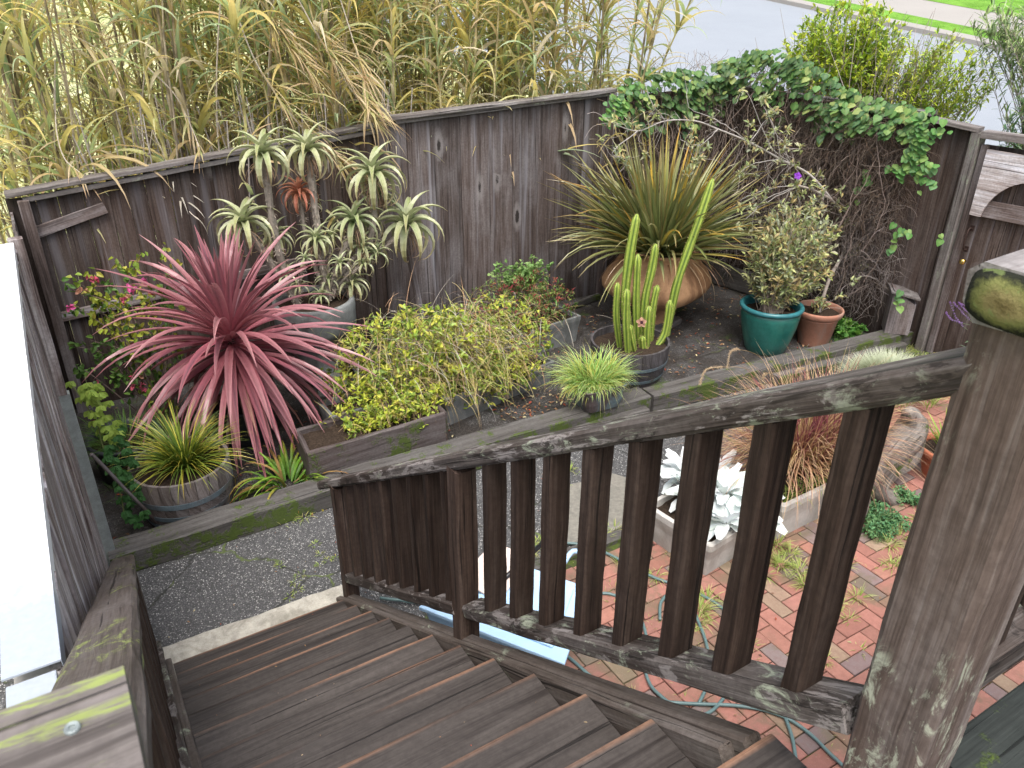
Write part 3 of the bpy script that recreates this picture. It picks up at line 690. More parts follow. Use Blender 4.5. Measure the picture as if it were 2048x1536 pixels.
# ================================================================== POTS AND PLANTERS
def soil_disc(mb, c, r, z, n=28, sq=2, rot=0):
    vs = [(c[0], c[1], z+.012)]
    for q in (.5, 1.0):
        for j in range(n):
            a = 2*math.pi*j/n; k = 1 if sq == 2 else (abs(math.cos(a))**sq+abs(math.sin(a))**sq)**(-1/sq)
            x, y = r*q*k*math.cos(a), r*q*k*math.sin(a)
            vs.append((c[0]+x*math.cos(rot)-y*math.sin(rot), c[1]+x*math.sin(rot)+y*math.cos(rot), z+rnd.uniform(-.01, .012)))
    fs = [(0, 1+j, 1+(j+1) % n) for j in range(n)]+[(1+j, 1+n+j, 1+n+(j+1) % n, 1+(j+1) % n) for j in range(n)]
    mb.add(vs, fs)
def pot(name, lab, cat, c, prof, mat, soilz, soilr, n=48, sq=2.0, rot=0, group=None, rim=None, rimmat=None, smooth=True):
    e = empty(name, c, lab, cat, group)
    o = MB(); lathe(o, prof, c, n, sq=sq, rot=rot); o.build('body', mat, e, smooth=smooth)
    if rim: o = MB(); lathe(o, rim, c, n, sq=sq, rot=rot); o.build('rim', rimmat or mat, e, smooth=True)
    o = MB(); soil_disc(o, c, soilr, c[2]+soilz, sq=sq, rot=rot); o.build('soil', M['soil'], e)
    return e
def hoop(parent, c, r0, r1, z0, z1):
    o = MB(); lathe(o, [(r0, z0), (r0+.004, z0), (r1+.004, z1), (r1, z1)], c, 48); o.build('hoop', M['hoop'], parent)
def staves(parent, c, rb, rt, h, th=.024, n=26, bulge=.02, mat='barrel'):
    o = MB()
    for i in range(n):
        a0 = 2*math.pi*i/n+.004; a1 = 2*math.pi*(i+1)/n-.004; tt = rnd.uniform(.82, 1.15); off = rnd.random()*40
        vs = []; gs = []
        for k in range(7):
            t = k/6; r = rb+(rt-rb)*t+bulge*math.sin(math.pi*t)
            for (a, rr0) in ((a0, r), (a1, r), (a1, r-th), (a0, r-th)):
                vs.append((c[0]+rr0*math.cos(a), c[1]+rr0*math.sin(a), c[2]+h*t)); gs.append((off+h*t, off+a*r, rr0))
        fs = [(0, 3, 2, 1), (24, 25, 26, 27)]
        for k in range(6):
            for j in range(4): q = (j+1) % 4; fs.append((k*4+j, k*4+q, k*4+4+q, k*4+4+j))
        o.add(vs, fs, (tt, tt, tt), gs)
    o.build('staves', M[mat], parent)

# half barrel, front left
cB = (-.625, 1.81, 0)
bl = empty('half_barrel', cB, 'grey oak half barrel with three metal hoops, planted with the grassy yellow green clump', 'planter', 'half barrel planters')
staves(bl, cB, .30, .365, .45)
for (z0, z1) in ((.03, .065), (.12, .16), (.24, .285)):
    f = lambda z: .30+(.065)*z/.45+.02*math.sin(math.pi*z/.45)+.002
    hoop(bl, cB, f(z0), f(z1), z0, z1)
o = MB(); soil_disc(o, cB, .335, .375); o.build('soil', M['soil'], bl)
# cactus tub
cC = (3.87, 1.92, 0)
bl = empty('half_barrel', cC, 'dark half barrel tub with two blue grey hoops holding the cactus cluster', 'planter', 'half barrel planters')
M['tubwood'] = wood('dark_tub_wood', (.03, .026, .026), (.075, .068, .070), (.13, .125, .135), .6, bump=.5)
staves(bl, cC, .34, .415, .40, mat='tubwood')
for (z0, z1) in ((.05, .085), (.20, .235)):
    f = lambda z: .34+(.075)*z/.40+.02*math.sin(math.pi*z/.40)+.002
    hoop(bl, cC, f(z0), f(z1), z0, z1)
o = MB(); soil_disc(o, cC, .385, .33); o.build('soil', M['soil'], bl)
# dark round tub at the far left
cD = (-.93, 2.58, 0)
pot('round_tub', 'black round plastic tub of weeds behind the grey half barrel', 'planter', cD, [(.20, 0), (.24, .04), (.285, .34), (.30, .35), (.295, .375), (.27, .375), (.26, .30)], M['darktub'], .31, .265)
cR = (.05, 2.72, 0)
pot('round_tub', 'dark round tub almost hidden under the red cordyline', 'planter', cR, [(.22, 0), (.25, .04), (.27, .33), (.285, .35), (.26, .36), (.25, .30)], M['darktub'], .30, .25)
# old wooden trough
te = empty('wooden_trough', (.9, 1.7, 0), 'long old wooden trough planter with cracked sides and mossy rim behind the middle edging timber', 'planter')
o = MB(); A0, A1, B0, B1 = (.27, 1.50), (1.50, 1.53), (.30, 1.90), (1.52, 1.93)
for a, b in ((A0, A1), (B0, B1)):
    beam(o, (a[0], a[1], .20), (b[0], b[1], .20), .045, .40, ch=.012, segs=16, jit=.008, tint=1.0)
for a, b in ((A0, B0), (A1, B1)):
    beam(o, (a[0]+.02, a[1]+.02, .195), (b[0]+.02, b[1]-.02, .195), .04, .375, ch=.01, segs=8, jit=.006, tint=.9)
o.build('sides', M['trough'], te)
o = MB()
nx, ny = 20, 7; vs = []
for i in range(nx+1):
    for j in range(ny+1): vs.append((.29+i*(1.21/nx), 1.52+j*.38/ny, .345+rnd.uniform(-.012, .012)))
o.add(vs, [(i*(ny+1)+j, (i+1)*(ny+1)+j, (i+1)*(ny+1)+j+1, i*(ny+1)+j+1) for i in range(nx) for j in range(ny)]); o.build('soil', M['soil'], te)

def trough_box(name, lab, c, L, W_, h, rot, mat, th=.03, flare=.03, soil=.05, group=None, lip=.0):
    """rectangular planter with slightly flared walls, hollow, filled with soil"""
    e = empty(name, (c[0], c[1], c[2]), lab, 'planter', group); o = MB()
    ca, sa = math.cos(rot), math.sin(rot)
    def rect(l, w_, z, rr=.02):
        pts = []
        for sx, sy, a0 in ((1, -1, -90), (1, 1, 0), (-1, 1, 90), (-1, -1, 180)):
            for k in range(4):
                a = R_(a0+k*30); x = sx*(l/2-rr)+rr*math.cos(a); y = sy*(w_/2-rr)+rr*math.sin(a)
                pts.append((c[0]+x*ca-y*sa, c[1]+x*sa+y*ca, c[2]+z))
        return pts
    rings = [rect(L-flare*2, W_-flare*2, 0), rect(L-flare, W_-flare, h*.55), rect(L, W_, h-.05), rect(L+lip, W_+lip, h-.045), rect(L+lip, W_+lip, h-.004), rect(L+lip-.01, W_+lip-.01, h), rect(L-2*th, W_-2*th, h), rect(L-2*th-.01, W_-2*th-.01, h-soil-.02)]
    vs = [p for r0 in rings for p in r0]; n = 16; fs = []
    for i in range(len(rings)-1):
        for j in range(n): q = (j+1) % n; fs.append((i*n+j, i*n+q, (i+1)*n+q, (i+1)*n+j))
    o.add(vs, fs); o.build('body', mat, e)
    o = MB(); nx, ny = 14, 6; vs = []
    for i in range(nx+1):
        for j in range(ny+1):
            x = (i/nx-.5)*(L-2*th); y = (j/ny-.5)*(W_-2*th); vs.append((c[0]+x*ca-y*sa, c[1]+x*sa+y*ca, c[2]+h-soil+rnd.uniform(-.01, .012)))
    o.add(vs, [(i*(ny+1)+j, (i+1)*(ny+1)+j, (i+1)*(ny+1)+j+1, i*(ny+1)+j+1) for i in range(nx) for j in range(ny)]); o.build('soil', M['soil'], e)
    return e
trough_box('concrete_trough', 'blue grey concrete box planter right of the wooden trough, under the yellow green honeysuckle', (2.02, 2.16, 0), .74, .42, .30, .20, M['concrete'], group='grey box planters')
trough_box('concrete_trough', 'long blue grey planter directly behind the wooden trough', (1.12, 2.20, 0), .95, .34, .36, .04, M['concrete'], group='grey box planters')
trough_box('concrete_trough', 'grey box planter against the back fence filled with red tinged nandina', (3.30, 3.10, 0), 1.20, .60, .32, .12, M['concrete'], group='grey box planters')
trough_box('concrete_trough', 'low grey box planter between the grassy copper planter and the nandina', (2.72, 2.28, 0), .70, .36, .24, .18, M['concrete'], group='grey box planters')
# pale planters in the patio
trough_box('pale_planter', 'square pale concrete planter on the bricks holding the white woolly leaved plant', (2.56, -.60, .0), .66, .62, .33, .12, M['palecon'], .035, .05, .05, 'pale concrete planters')
trough_box('pale_planter', 'long pale concrete trough on the bricks holding the russet fountain grass', (3.62, -.62, .0), 1.28, .58, .38, .03, M['palecon'], .035, .06, .05, 'pale concrete planters')
# small copper planter on the timber
cp = (2.96, 1.245, .19)
e = empty('copper_planter', cp, 'small rectangular copper planter with blue patina standing on the edging timber', 'planter')
o = MB(); prof = [(.10, .0), (.145, .012), (.165, .09), (.168, .165), (.176, .17), (.176, .185), (.190, .235), (.185, .24), (.175, .235), (.16, .17)]
lathe(o, prof, (0, 0, 0), 48, sq=7)
o.v = [(cp[0]+x*1.22*math.cos(-.06)-y*.82*math.sin(-.06), cp[1]+x*1.22*math.sin(-.06)+y*.82*math.cos(-.06), cp[2]+z) for x, y, z in o.v]; o.build('body', M['copper'], e)
o = MB(); soil_disc(o, cp, .15, cp[2]+.21, sq=6); o.build('soil', M['soil'], e)
# glazed and clay pots
cG = (5.62, 1.62, 0)
pot('glazed_pot', 'large green glazed pot with a blue rim holding the silvery shrub', 'pot', cG, [(0.0112, 0), (0.2072, 0), (0.224, 0.0212), (0.2632, 0.1484), (0.3002, 0.2968), (0.3192, 0.424), (0.3226, 0.4876), (0.3024, 0.5035)], M['greenglaze'], .455, .29,
    rim=[(0.308, 0.4961), (0.327, 0.5003), (0.345, 0.5141), (0.3483, 0.5321), (0.3405, 0.5491), (0.3226, 0.5554), (0.3046, 0.5491), (0.2957, 0.53), (0.289, 0.4876), (0.2856, 0.4452)], rimmat=M['blueglaze'], n=64)
cT = (6.24, 1.46, 0)
pot('clay_pot', 'weathered terracotta pot behind the green glazed pot', 'pot', cT, [(.01, 0), (.165, 0), (.172, .02), (.225, .32), (.23, .325), (.234, .335), (.226, .345)], M['terracotta'], .37, .24,
    rim=[(.226, .345), (.245, .350), (.262, .375), (.270, .41), (.266, .43), (.252, .433), (.240, .42), (.235, .36)], n=56, group='terracotta pots')
cQ = (4.90, -1.0, .02)
pot('clay_pot', 'orange terracotta pot with strap leaves beyond the driftwood, half behind the thick post', 'pot', cQ, [(.01, 0), (.15, 0), (.155, .02), (.205, .20), (.21, .205), (.214, .215), (.206, .225)], plain('bright_terracotta', (.42, .15, .085), .15, 12, .75, bump=.2), .25, .20,
    rim=[(.206, .225), (.222, .230), (.236, .25), (.240, .285), (.232, .30), (.215, .295), (.21, .25)], n=56, group='terracotta pots')
# rust coloured square urn
cU = (5.0, 2.85, .0)
e = empty('square_urn', cU, 'big rust brown four sided urn with bulging body and square foot', 'urn')
prof = [(.185, .075), (.16, .10), (.145, .15), (.15, .20), (.19, .265), (.29, .34), (.385, .42), (.43, .51), (.435, .58), (.40, .68), (.345, .78), (.31, .86), (.305, .92), (.325, .96), (.33, .985), (.31, .99), (.285, .96), (.27, .90)]
o = MB(); lathe(o, [(r*(1.0+.32*min(1, max(0, (z-.1)/.3))),   .075+(z-.075)*1.0) for r, z in prof], cU, 72, sq=3.3, rot=.30); o.build('body', M['rust'], e, smooth=True)
o = MB(); lathe(o, [(.26, .0), (.265, .005), (.265, .055), (.255, .065), (.19, .066), (.18, .078), (.17, .08)], cU, 64, sq=16, rot=.30); o.build('foot', plain('grey_foot_tile', (.13, .12, .115), .2, 14, .8), e)
o = MB(); soil_disc(o, cU, .34, .93, sq=3.3, rot=.3); o.build('soil', M['soil'], e)
# grey concrete urn on flared legs
cV = (1.02, 3.42, 0)
e = empty('concrete_urn', cV, 'pale grey round concrete urn with a pinched waist, holding the aloe', 'urn')
prof = [(.40, 0), (.395, .03), (.34, .14), (.27, .26), (.245, .36), (.25, .44), (.29, .52), (.37, .59), (.40, .65), (.40, .78), (.405, .84), (.40, .90), (.39, .92), (.36, .92), (.35, .88), (.345, .80)]
o = MB(); lathe(o, prof, cV, 56); 
keep = []
for f_ in o.f:
    cx = sum(o.v[i][0] for i in f_)/len(f_)-cV[0]; cy = sum(o.v[i][1] for i in f_)/len(f_)-cV[1]; cz = sum(o.v[i][2] for i in f_)/len(f_)
    a = (math.degrees(math.atan2(cy, cx))+360) % 90
    if cz < .30 and 26 < a < 64: continue
    keep.append(f_)
o.f = keep; ob = o.build('body', M['concrete'], e, smooth=True)
so = ob.modifiers.new('wall', 'SOLIDIFY'); so.thickness = .035; so.offset = -1
o = MB(); soil_disc(o, cV, .35, .86); o.build('soil', M['soil'], e)
# little wooden box with a slanted lid on the timber end
cx, cy, cz = 6.93, .93, .20
e = empty('wooden_box', (cx, cy, cz), 'small weathered wooden box with a slanted lid standing on the mossy timber beside the gate', 'box')
def rbox(mb, c, sx, sy, sz, rot, tint=1.0, top=0):
    ca, sa = math.cos(rot), math.sin(rot); vs = []; gs = []
    for dz in (0, 1):
        for dx, dy in ((-1, -1), (1, -1), (1, 1), (-1, 1)):
            k = 1.0; x, y = dx*sx/2*k, dy*sy/2*k
            zz = c[2]+dz*(sz+(top*(dy) if dz else 0)); vs.append((c[0]+x*ca-y*sa, c[1]+x*sa+y*ca, zz)); gs.append((zz*1.0+3, x+c[0]*7, y))
    mb.add(vs, [(0, 3, 2, 1), (4, 5, 6, 7), (0, 1, 5, 4), (1, 2, 6, 5), (2, 3, 7, 6), (3, 0, 4, 7)], (tint,)*3, gs)
o = MB(); rbox(o, (cx, cy, cz), .25, .25, .44, .75, 1.2, .08); o.build('case', M['fence'], e, bevel=.004)
o = MB(); rbox(o, (cx, cy, cz+.455), .31, .31, .022, .75, .8, 0); 
o.v = [(x, y, z+((-(x-cx)*math.sin(.75)+(y-cy)*math.cos(.75))*.2)) for x, y, z in o.v]; o.build('lid', M['cap'], e, bevel=.003)
o = MB(); rbox(o, (cx+.127*math.sin(.75), cy-.127*math.cos(.75), cz+.03), .20, .014, .34, .75, 1.5); o.build('door', M['fence'], e, bevel=.002)

# pale blue plastic storage bin with a cardboard sheet, under the stair rail
e = empty('storage_bin', (.95, -.62, 0), 'pale blue plastic bin with black bars and a worn cardboard sheet on top', 'bin')
def quadbox(mb, pts, z0, z1, shrink=0):
    cx = sum(p_[0] for p_ in pts)/4; cy = sum(p_[1] for p_ in pts)/4
    vs = [(cx+(x-cx)*(1-shrink), cy+(y-cy)*(1-shrink), z0) for x, y in pts]+[(x, y, z1) for x, y in pts]
    mb.add(vs, [(0, 3, 2, 1), (4, 5, 6, 7), (0, 1, 5, 4), (1, 2, 6, 5), (2, 3, 7, 6), (3, 0, 4, 7)])
bp = [(.34, -.50), (.82, -1.28), (1.28, -.88), (.92, -.30)]
o = MB(); quadbox(o, bp, .03, .36, .14); o.build('body', M['bin'], e, bevel=.02)
def inset(pts, k): 
    cx = sum(p_[0] for p_ in pts)/4; cy = sum(p_[1] for p_ in pts)/4
    return [(cx+(x-cx)*k, cy+(y-cy)*k) for x, y in pts]
o = MB(); quadbox(o, inset(bp, 1.05), .345, .375); quadbox(o, inset(bp, .82), .376, .392); quadbox(o, inset(bp, .45), .393, .405); o.build('lid', M['bin'], e, bevel=.008)
o = MB(); quadbox(o, [(.62, -.44), (.72, -.74), (1.12, -.52), (.98, -.24)], .412, .424); o.build('cardboard', M['card'], e, bevel=.003)
o = MB(); tube(o, [(.70, -.66, .43), (1.30, -.42, .45)], .016, 8); tube(o, [(.45, -.42, .43), (.66, -.32, .43)], .014, 8); o.build('bar', M['black'], e, smooth=True)
o = MB(); tube(o, smooth_path([(1.30, -.60, .36), (1.40, -.56, .39), (1.44, -.64, .39), (1.38, -.74, .36)], 4), .018, 8); o.build('handle', M['bin'], e, smooth=True)

# garden hose lying over the bricks
def hz_(pts, z=.038):
    out = [Vector(P(a, b, Z=z)) for a, b in pts]; return out
strands = [
    [(760, 1196), (800, 1200), (840, 1202), (900, 1182), (985, 1125), (1040, 1100), (1090, 1090), (1130, 1086), (1175, 1092), (1215, 1108), (1262, 1132), (1310, 1156), (1360, 1172), (1400, 1188), (1440, 1212), (1475, 1252), (1478, 1310), (1462, 1360), (1450, 1392), (1420, 1424), (1375, 1432), (1330, 1400), (1300, 1370), (1288, 1322), (1292, 1270), (1270, 1215), (1235, 1192), (1195, 1188), (1120, 1215), (1080, 1260), (1120, 1300), (1150, 1325), (1195, 1362), (1260, 1392), (1330, 1404), (1400, 1408), (1470, 1412), (1530, 1421), (1580, 1440), (1625, 1472), (1660, 1508), (1700, 1545)],
    [(1320, 1240), (1322, 1205), (1345, 1185), (1378, 1200), (1395, 1240), (1412, 1285), (1420, 1335), (1412, 1375), (1398, 1406)],
    [(1440, 1300), (1500, 1330), (1540, 1385), (1565, 1425), (1583, 1470), (1592, 1520), (1596, 1560)],
]
o = MB()
for i, s_ in enumerate(strands):
    pts = hz_(s_, .036+.001*i); pts = smooth_path(pts, 5)
    pts = [p_+Vector((0, 0, .010*mnoise.noise(p_*3))) for p_ in pts]; tube(o, pts, .0105, 8)
tag(o.build('garden_hose', M['hose'], smooth=True), 'grey green garden hose looping loosely over the red brick patio', 'hose')

# sticks
o = MB(); beam(o, P(183, 908, X=-1.17), P(322, 1052, Z=.03), .022, .022, segs=6, jit=.003); tag(o.build('wooden_pole', M['fence']), 'thin pale wooden pole leaning diagonally beside the left half barrel', 'pole')
o = MB(); beam(o, (2.34, 3.66, .0), (2.16, 3.88, 1.86), .018, .075, segs=8, jit=.004, tint=1.4); tag(o.build('wooden_stake', M['fence']), 'grey wooden stake leaning against the back fence to the right of the aloe', 'stake')

# driftwood: ribbon of old root wood
e = empty('driftwood', (4.4, -.95, 0), 'big twisted grey driftwood stump standing between the fountain grass trough and the clay pot', 'driftwood')
def limb(mb, pts, rads, n=12, flat=.55, ridge=.2):
    pts = smooth_path(pts, 6); N = len(pts); rr_ = []
    for i in range(N):
        x = i/(N-1)*(len(rads)-1); j = min(int(x), len(rads)-2); rr_.append(rads[j]*(1-(x-j))+rads[j+1]*(x-j))
    st_ = len(mb.v); tube(mb, pts, rr_, n)
    for i in range(N):
        for j in range(n):
            k = st_+i*n+j; v = Vector(mb.v[k]); c = pts[i]; d = v-c
            f = 1+ridge*mnoise.noise(Vector((j*1.3, i*.12, rads[0]*50)))+ridge*.7*math.sin(j*2.4+i*.13); 
            d *= f; mb.v[k] = tuple(c+d)
o = MB()
limb(o, [P(1676, 1091, Y=-1.05), P(1698, 1016, Y=-1.02), P(1724, 956, Y=-.98), P(1766, 911, Y=-.9), P(1811, 876, Y=-.82), P(1826, 844, Y=-.8), P(1814, 821, Y=-.8)], [.10, .13, .11, .12, .13, .10, .04], 14)
o.build('root', M['drift'], e, smooth=True)
o = MB()
limb(o, [P(1826, 856, Y=-.8), P(1814, 911, Y=-.86), P(1776, 946, Y=-.92), P(1758, 981, Y=-.95), P(1791, 1011, Y=-1.0), P(1798, 1041, Y=-1.05), P(1771, 1066, Y=-1.1), P(1788, 1075, Z=.0)], [.10, .09, .07, .075, .085, .07, .06, .05], 14)
o.build('root', M['drift'], e, smooth=True)

# ================================================================== PLANTS
def plant(name, lab, cat, loc, group=None): return empty(name, loc, lab, cat, group)
GREEN = (.10, .20, .035)
def clump(mb, c, n, L, w_, cols, el=(30, 85), droop=(.6, 1.6), rad=.05, seg=6, fold=.2, edge=None, az=None, wid=None, pw=1.4, r=rnd):
    for _ in range(n):
        a = r.uniform(0, 2*math.pi) if az is None else r.uniform(*az)
        rr0 = rad*math.sqrt(r.random())
        cc = r.choice(cols); cc = [vary(q, .15, r) for q in cc]
        strap(mb, (c[0]+rr0*math.cos(a), c[1]+rr0*math.sin(a), c[2]), a+r.uniform(-.3, .3), R_(r.uniform(*el)), L*r.uniform(.6, 1.1), w_*r.uniform(.75, 1.15), r.uniform(*droop), cc, seg, fold, wid, pw, edge, r.uniform(-.4, .4))

def shrub(e, base, cen, rad, nst, nl, L, w_, cols, stemcol=(.16, .11, .07), stemr=.004, up=.35, wander=.12, r=rnd, leafmat_='leaf', t0=.35, name='foliage', down=0., basejit=.05, pair=True, fill=0):
    """thin stems from the base into an uneven cloud, small leaves along them"""
    st_ = MB(); lf_ = MB(); C = Vector(cen); B = Vector(base)
    for _ in range(nst):
        d = rvec(r); q = C+Vector((d.x*rad[0], d.y*rad[1], d.z*rad[2]))*(r.random()**.35)
        b = B+Vector((r.uniform(-1, 1)*basejit, r.uniform(-1, 1)*basejit, 0))
        if fill: 
            b = q+Vector((r.uniform(-.12, .12), r.uniform(-.12, .12), -r.uniform(.05, .2)))
        m1 = b.lerp(q, .5)+Vector((0, 0, (q-b).length*up))+rvec(r)*wander*(q-b).length
        m1.z -= 0
        path = smooth_path([b, m1, q+Vector((0, 0, -down*r.random()*rad[2]))], 4)
        tube(st_, path, [stemr*(1-.7*i/(len(path)-1)) for i in range(len(path))], 3, vary(stemcol, .2, r), cap=False)
        base_c = r.choice(cols)
        for k in range(nl):
            t = t0+(1-t0)*r.random(); x = t*(len(path)-1); i = min(int(x), len(path)-2); p_ = path[i].lerp(path[i+1], x-i)
            ax = (path[i+1]-path[i]).normalized(); d = (rvec(r)+ax*.6+Vector((0, 0, .25))).normalized()
            c_ = base_c if r.random() < .6 else r.choice(cols)
            leaf(lf_, p_, d, (Vector((0, 0, 1))+rvec(r)*.5).normalized(), L*r.uniform(.6, 1.2), w_*r.uniform(.7, 1.2), vary(c_, .2, r), None)
    st_.build('stems', M['stem'], e); lf_.build(name, M[leafmat_], e)

# ---- red cordyline
r1 = random.Random(11)
cr = Vector((.05, 2.66, 1.06))
e = plant('cordyline', 'big burgundy pink cordyline with a fountain of long arching sword leaves', 'plant', (.05, 2.72, .3))
o = MB(); pts = [(.05, 2.72, .28), (.03, 2.70, .6), (.05, 2.67, .9), tuple(cr)]; tube(o, smooth_path(pts, 4), .035, 10, (.10, .07, .06)); o.build('trunk', M['stem'], e)
o = MB()
dk_, pk, br, pale = (.15, .065, .085), (.46, .13, .165), (.30, .16, .15), (.54, .32, .33)
def cwid(t): return min(1, .45+2.2*t)*(1-t**3)
for i in range(160):
    f = i/160; el = 88-f*120+r1.uniform(-12, 12); a = i*2.39996+r1.uniform(-.3, .3)
    L = r1.uniform(.8, 1.05)*(1.08 if f > .2 else .82); dr = r1.uniform(.1, .4) if f < .2 else r1.uniform(.5, 1.3)
    k = r1.random()
    mid = mix(dk_, (.30, .13, .14), k); cc = [pk, mix(mid, pk, .35), vary(mid, .2, r1), mix(mid, br, .5)]
    z = cr.z+.05-.26*f
    strap(o, (cr.x+.025*math.cos(a), cr.y+.025*math.sin(a), z), a, R_(max(-35, el)), L*(1.04 if f < .55 else 1.18), .068, dr, cc, 10, .35, cwid, 1.5, edge=mix(pk, pale, .6*k), twist=r1.uniform(-.5, .5))
for i in range(22):
    a = r1.uniform(-2.7, -.5); k = r1.random(); mid = mix(dk_, (.30, .13, .14), k)
    strap(o, (cr.x, cr.y, cr.z-.18-r1.random()*.1), a, R_(r1.uniform(-15, 25)), r1.uniform(.95, 1.2), .056, r1.uniform(1.0, 1.5), [pk, mix(mid, pk, .3), vary(mid, .2, r1), mix(mid, br, .5)], 10, .35, cwid, 1.1, edge=mix(pk, pale, .6*k), twist=r1.uniform(-.4, .4))
# old leaves hanging down the trunk
for i in range(42):
    a = r1.uniform(0, 6.28); mid = mix(br, (.25, .13, .08), r1.random())
    strap(o, (cr.x, cr.y, cr.z-.25-r1.random()*.2), a, R_(r1.uniform(-30, 10)), r1.uniform(.6, .9), .046, r1.uniform(.7, 1.2), [vary(mid, .2, r1), br, (.3, .17, .12)], 7, .3, cwid, 1.1, edge=(.38, .19, .16))
o.build('leaves', M['glossleaf'], e)

# ---- yellow green sedge in the half barrel
e = plant('sedge', 'spiky yellow green grass clump growing in the grey half barrel', 'plant', (cB[0], cB[1], .38))
o = MB(); YG = [[(.08, .13, .02), (.20, .26, .03), (.42, .42, .05)], [(.05, .10, .02), (.12, .20, .03), (.25, .32, .05)], [(.10, .15, .02), (.45, .42, .05), (.55, .42, .08)], [(.05, .10, .015), (.10, .17, .025), (.16, .24, .04)]]
clump(o, (cB[0]+.04, cB[1]+.02, .375), 360, .54, .012, YG, (32, 86), (.5, 1.35), .07, 7, .3, r=random.Random(3)); o.build('leaves', M['glossleaf'], e)
# ---- weeds in the dark tub
e = plant('weedy_grass', 'loose green weeds and grass in the black tub behind the half barrel', 'plant', (cD[0], cD[1], .3))
o = MB(); clump(o, (cD[0], cD[1], .31), 200, .30, .008, [[(.06, .14, .02), (.12, .25, .04)], [(.05, .12, .02), (.10, .2, .03)]], (30, 85), (.4, 1.5), .22, 5, .2); o.build('leaves', M['leaf'], e)
# ---- agapanthus like clump
e = plant('lily_clump', 'green strap leaved lily clump with yellowing tips between barrel and wooden trough', 'plant', (.13, 1.66, 0))
o = MB(); clump(o, (.13, 1.66, .05), 120, .50, .027, [[(.10, .22, .02), (.16, .32, .03), (.28, .36, .05)], [(.06, .14, .02), (.11, .23, .03), (.35, .30, .05), (.40, .18, .05)], [(.15, .12, .04), (.35, .22, .07), (.25, .10, .05)]], (25, 80), (1.4, 3.0), .16, 8, .3, r=random.Random(5)); o.build('leaves', M['leaf'], e)

# ---- bougainvillea on the left
r2 = random.Random(21)
e = plant('bougainvillea', 'straggling vine with yellow green leaves and a few pink papery flowers on the left fence', 'plant', (-.75, 3.45, 0))
st_ = MB(); lf_ = MB(); fl_ = MB()
anch = [(150, 560), (190, 540), (235, 520), (280, 505), (325, 490), (200, 600), (240, 590), (270, 570), (310, 560), (340, 545), (180, 640), (230, 625), (280, 620), (300, 650), (290, 700), (320, 580), (150, 610), (255, 545), (350, 585), (210, 560), (165, 585), (130, 620), (310, 750), (240, 760), (225, 690), (180, 680), (140, 690), (160, 740), (200, 720), (120, 560), (250, 650), (330, 620)]
root = Vector((-.55, 3.05, .05))
for (ax, ay) in anch:
    q = P(ax, ay, Y=r2.uniform(3.0, 3.7)); m1 = root.lerp(q, .55)+Vector((r2.uniform(-.2, .2), r2.uniform(-.1, .2), r2.uniform(.1, .35)))
    path = smooth_path([root+rvec(r2)*.05, m1, q], 6); tube(st_, path, [.007-.005*i/(len(path)-1) for i in range(len(path))], 4, vary((.17, .13, .11), .2, r2), cap=False)
    yel = r2.random(); dark = ay > 660
    for k in range(34):
        t = r2.random()**.6; x = t*(len(path)-1); i = min(int(x), len(path)-2); p_ = path[i].lerp(path[i+1], x-i)+rvec(r2)*.06*r2.random()
        if p_.z < .15: continue
        c_ = r2.choice([(.30, .36, .04), (.20, .30, .04), (.38, .36, .06)]) if (yel > .3 and not dark) else r2.choice([(.07, .15, .03), (.12, .22, .04), (.09, .18, .04)])
        leaf(lf_, p_, rvec(r2)+Vector((0, 0, -.2)), rvec(r2)+Vector((0, -.6, 1)), r2.uniform(.045, .075), r2.uniform(.030, .045), vary(c_, .2, r2))
for (fx, fy) in [(168, 580), (160, 582), (178, 556), (190, 560), (255, 577), (268, 580), (291, 560), (250, 600), (260, 596), (288, 566), (305, 590), (262, 774), (265, 757), (276, 753), (282, 755), (283, 770), (285, 780), (190, 768), (140, 615), (268, 690)]:
    c0 = P(fx, fy, Y=3.05); cc = r2.choice([(.50, .07, .14), (.62, .10, .30), (.55, .30, .20), (.50, .10, .16)])
    fl_ = MB()
    for k in range(4): leaf(fl_, c0, rvec(r2)+Vector((0, -.3, .3)), rvec(r2)+Vector((0, -.4, .6)), .045, .036, vary(cc, .2, r2), None, .5)
    fl_.build('flower', M['leaf'], e)
st_.build('stems', M['stem'], e); lf_.build('foliage', M['leaf'], e)
# ---- climbing vine at the galvanised corner
e = plant('ivy_vine', 'bright green lobed ivy climbing beside the galvanised corner post', 'plant', (-1.12, 1.62, 0))
st_ = MB(); lf_ = MB()
path = smooth_path([P(250, 1040, Y=1.6), P(235, 960, Y=1.62), P(205, 890, Y=1.66), P(195, 850, Y=1.7), P(165, 800, Y=1.75), P(140, 765, Y=1.8)], 6)
tube(st_, path, .005, 4, (.12, .14, .05))
for k in range(110):
    x = r2.random()*(len(path)-1.01); i = int(x); p_ = path[i].lerp(path[i+1], x-i)+Vector((r2.uniform(-.02, .14), r2.uniform(-.10, .06), r2.uniform(-.06, .06)))
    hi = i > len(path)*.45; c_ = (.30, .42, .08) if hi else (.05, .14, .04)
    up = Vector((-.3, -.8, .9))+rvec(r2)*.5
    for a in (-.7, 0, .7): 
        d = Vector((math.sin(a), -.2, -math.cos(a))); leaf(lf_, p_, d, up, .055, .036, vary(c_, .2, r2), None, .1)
st_.build('stems', M['stem'], e); lf_.build('foliage', M['leaf'], e)

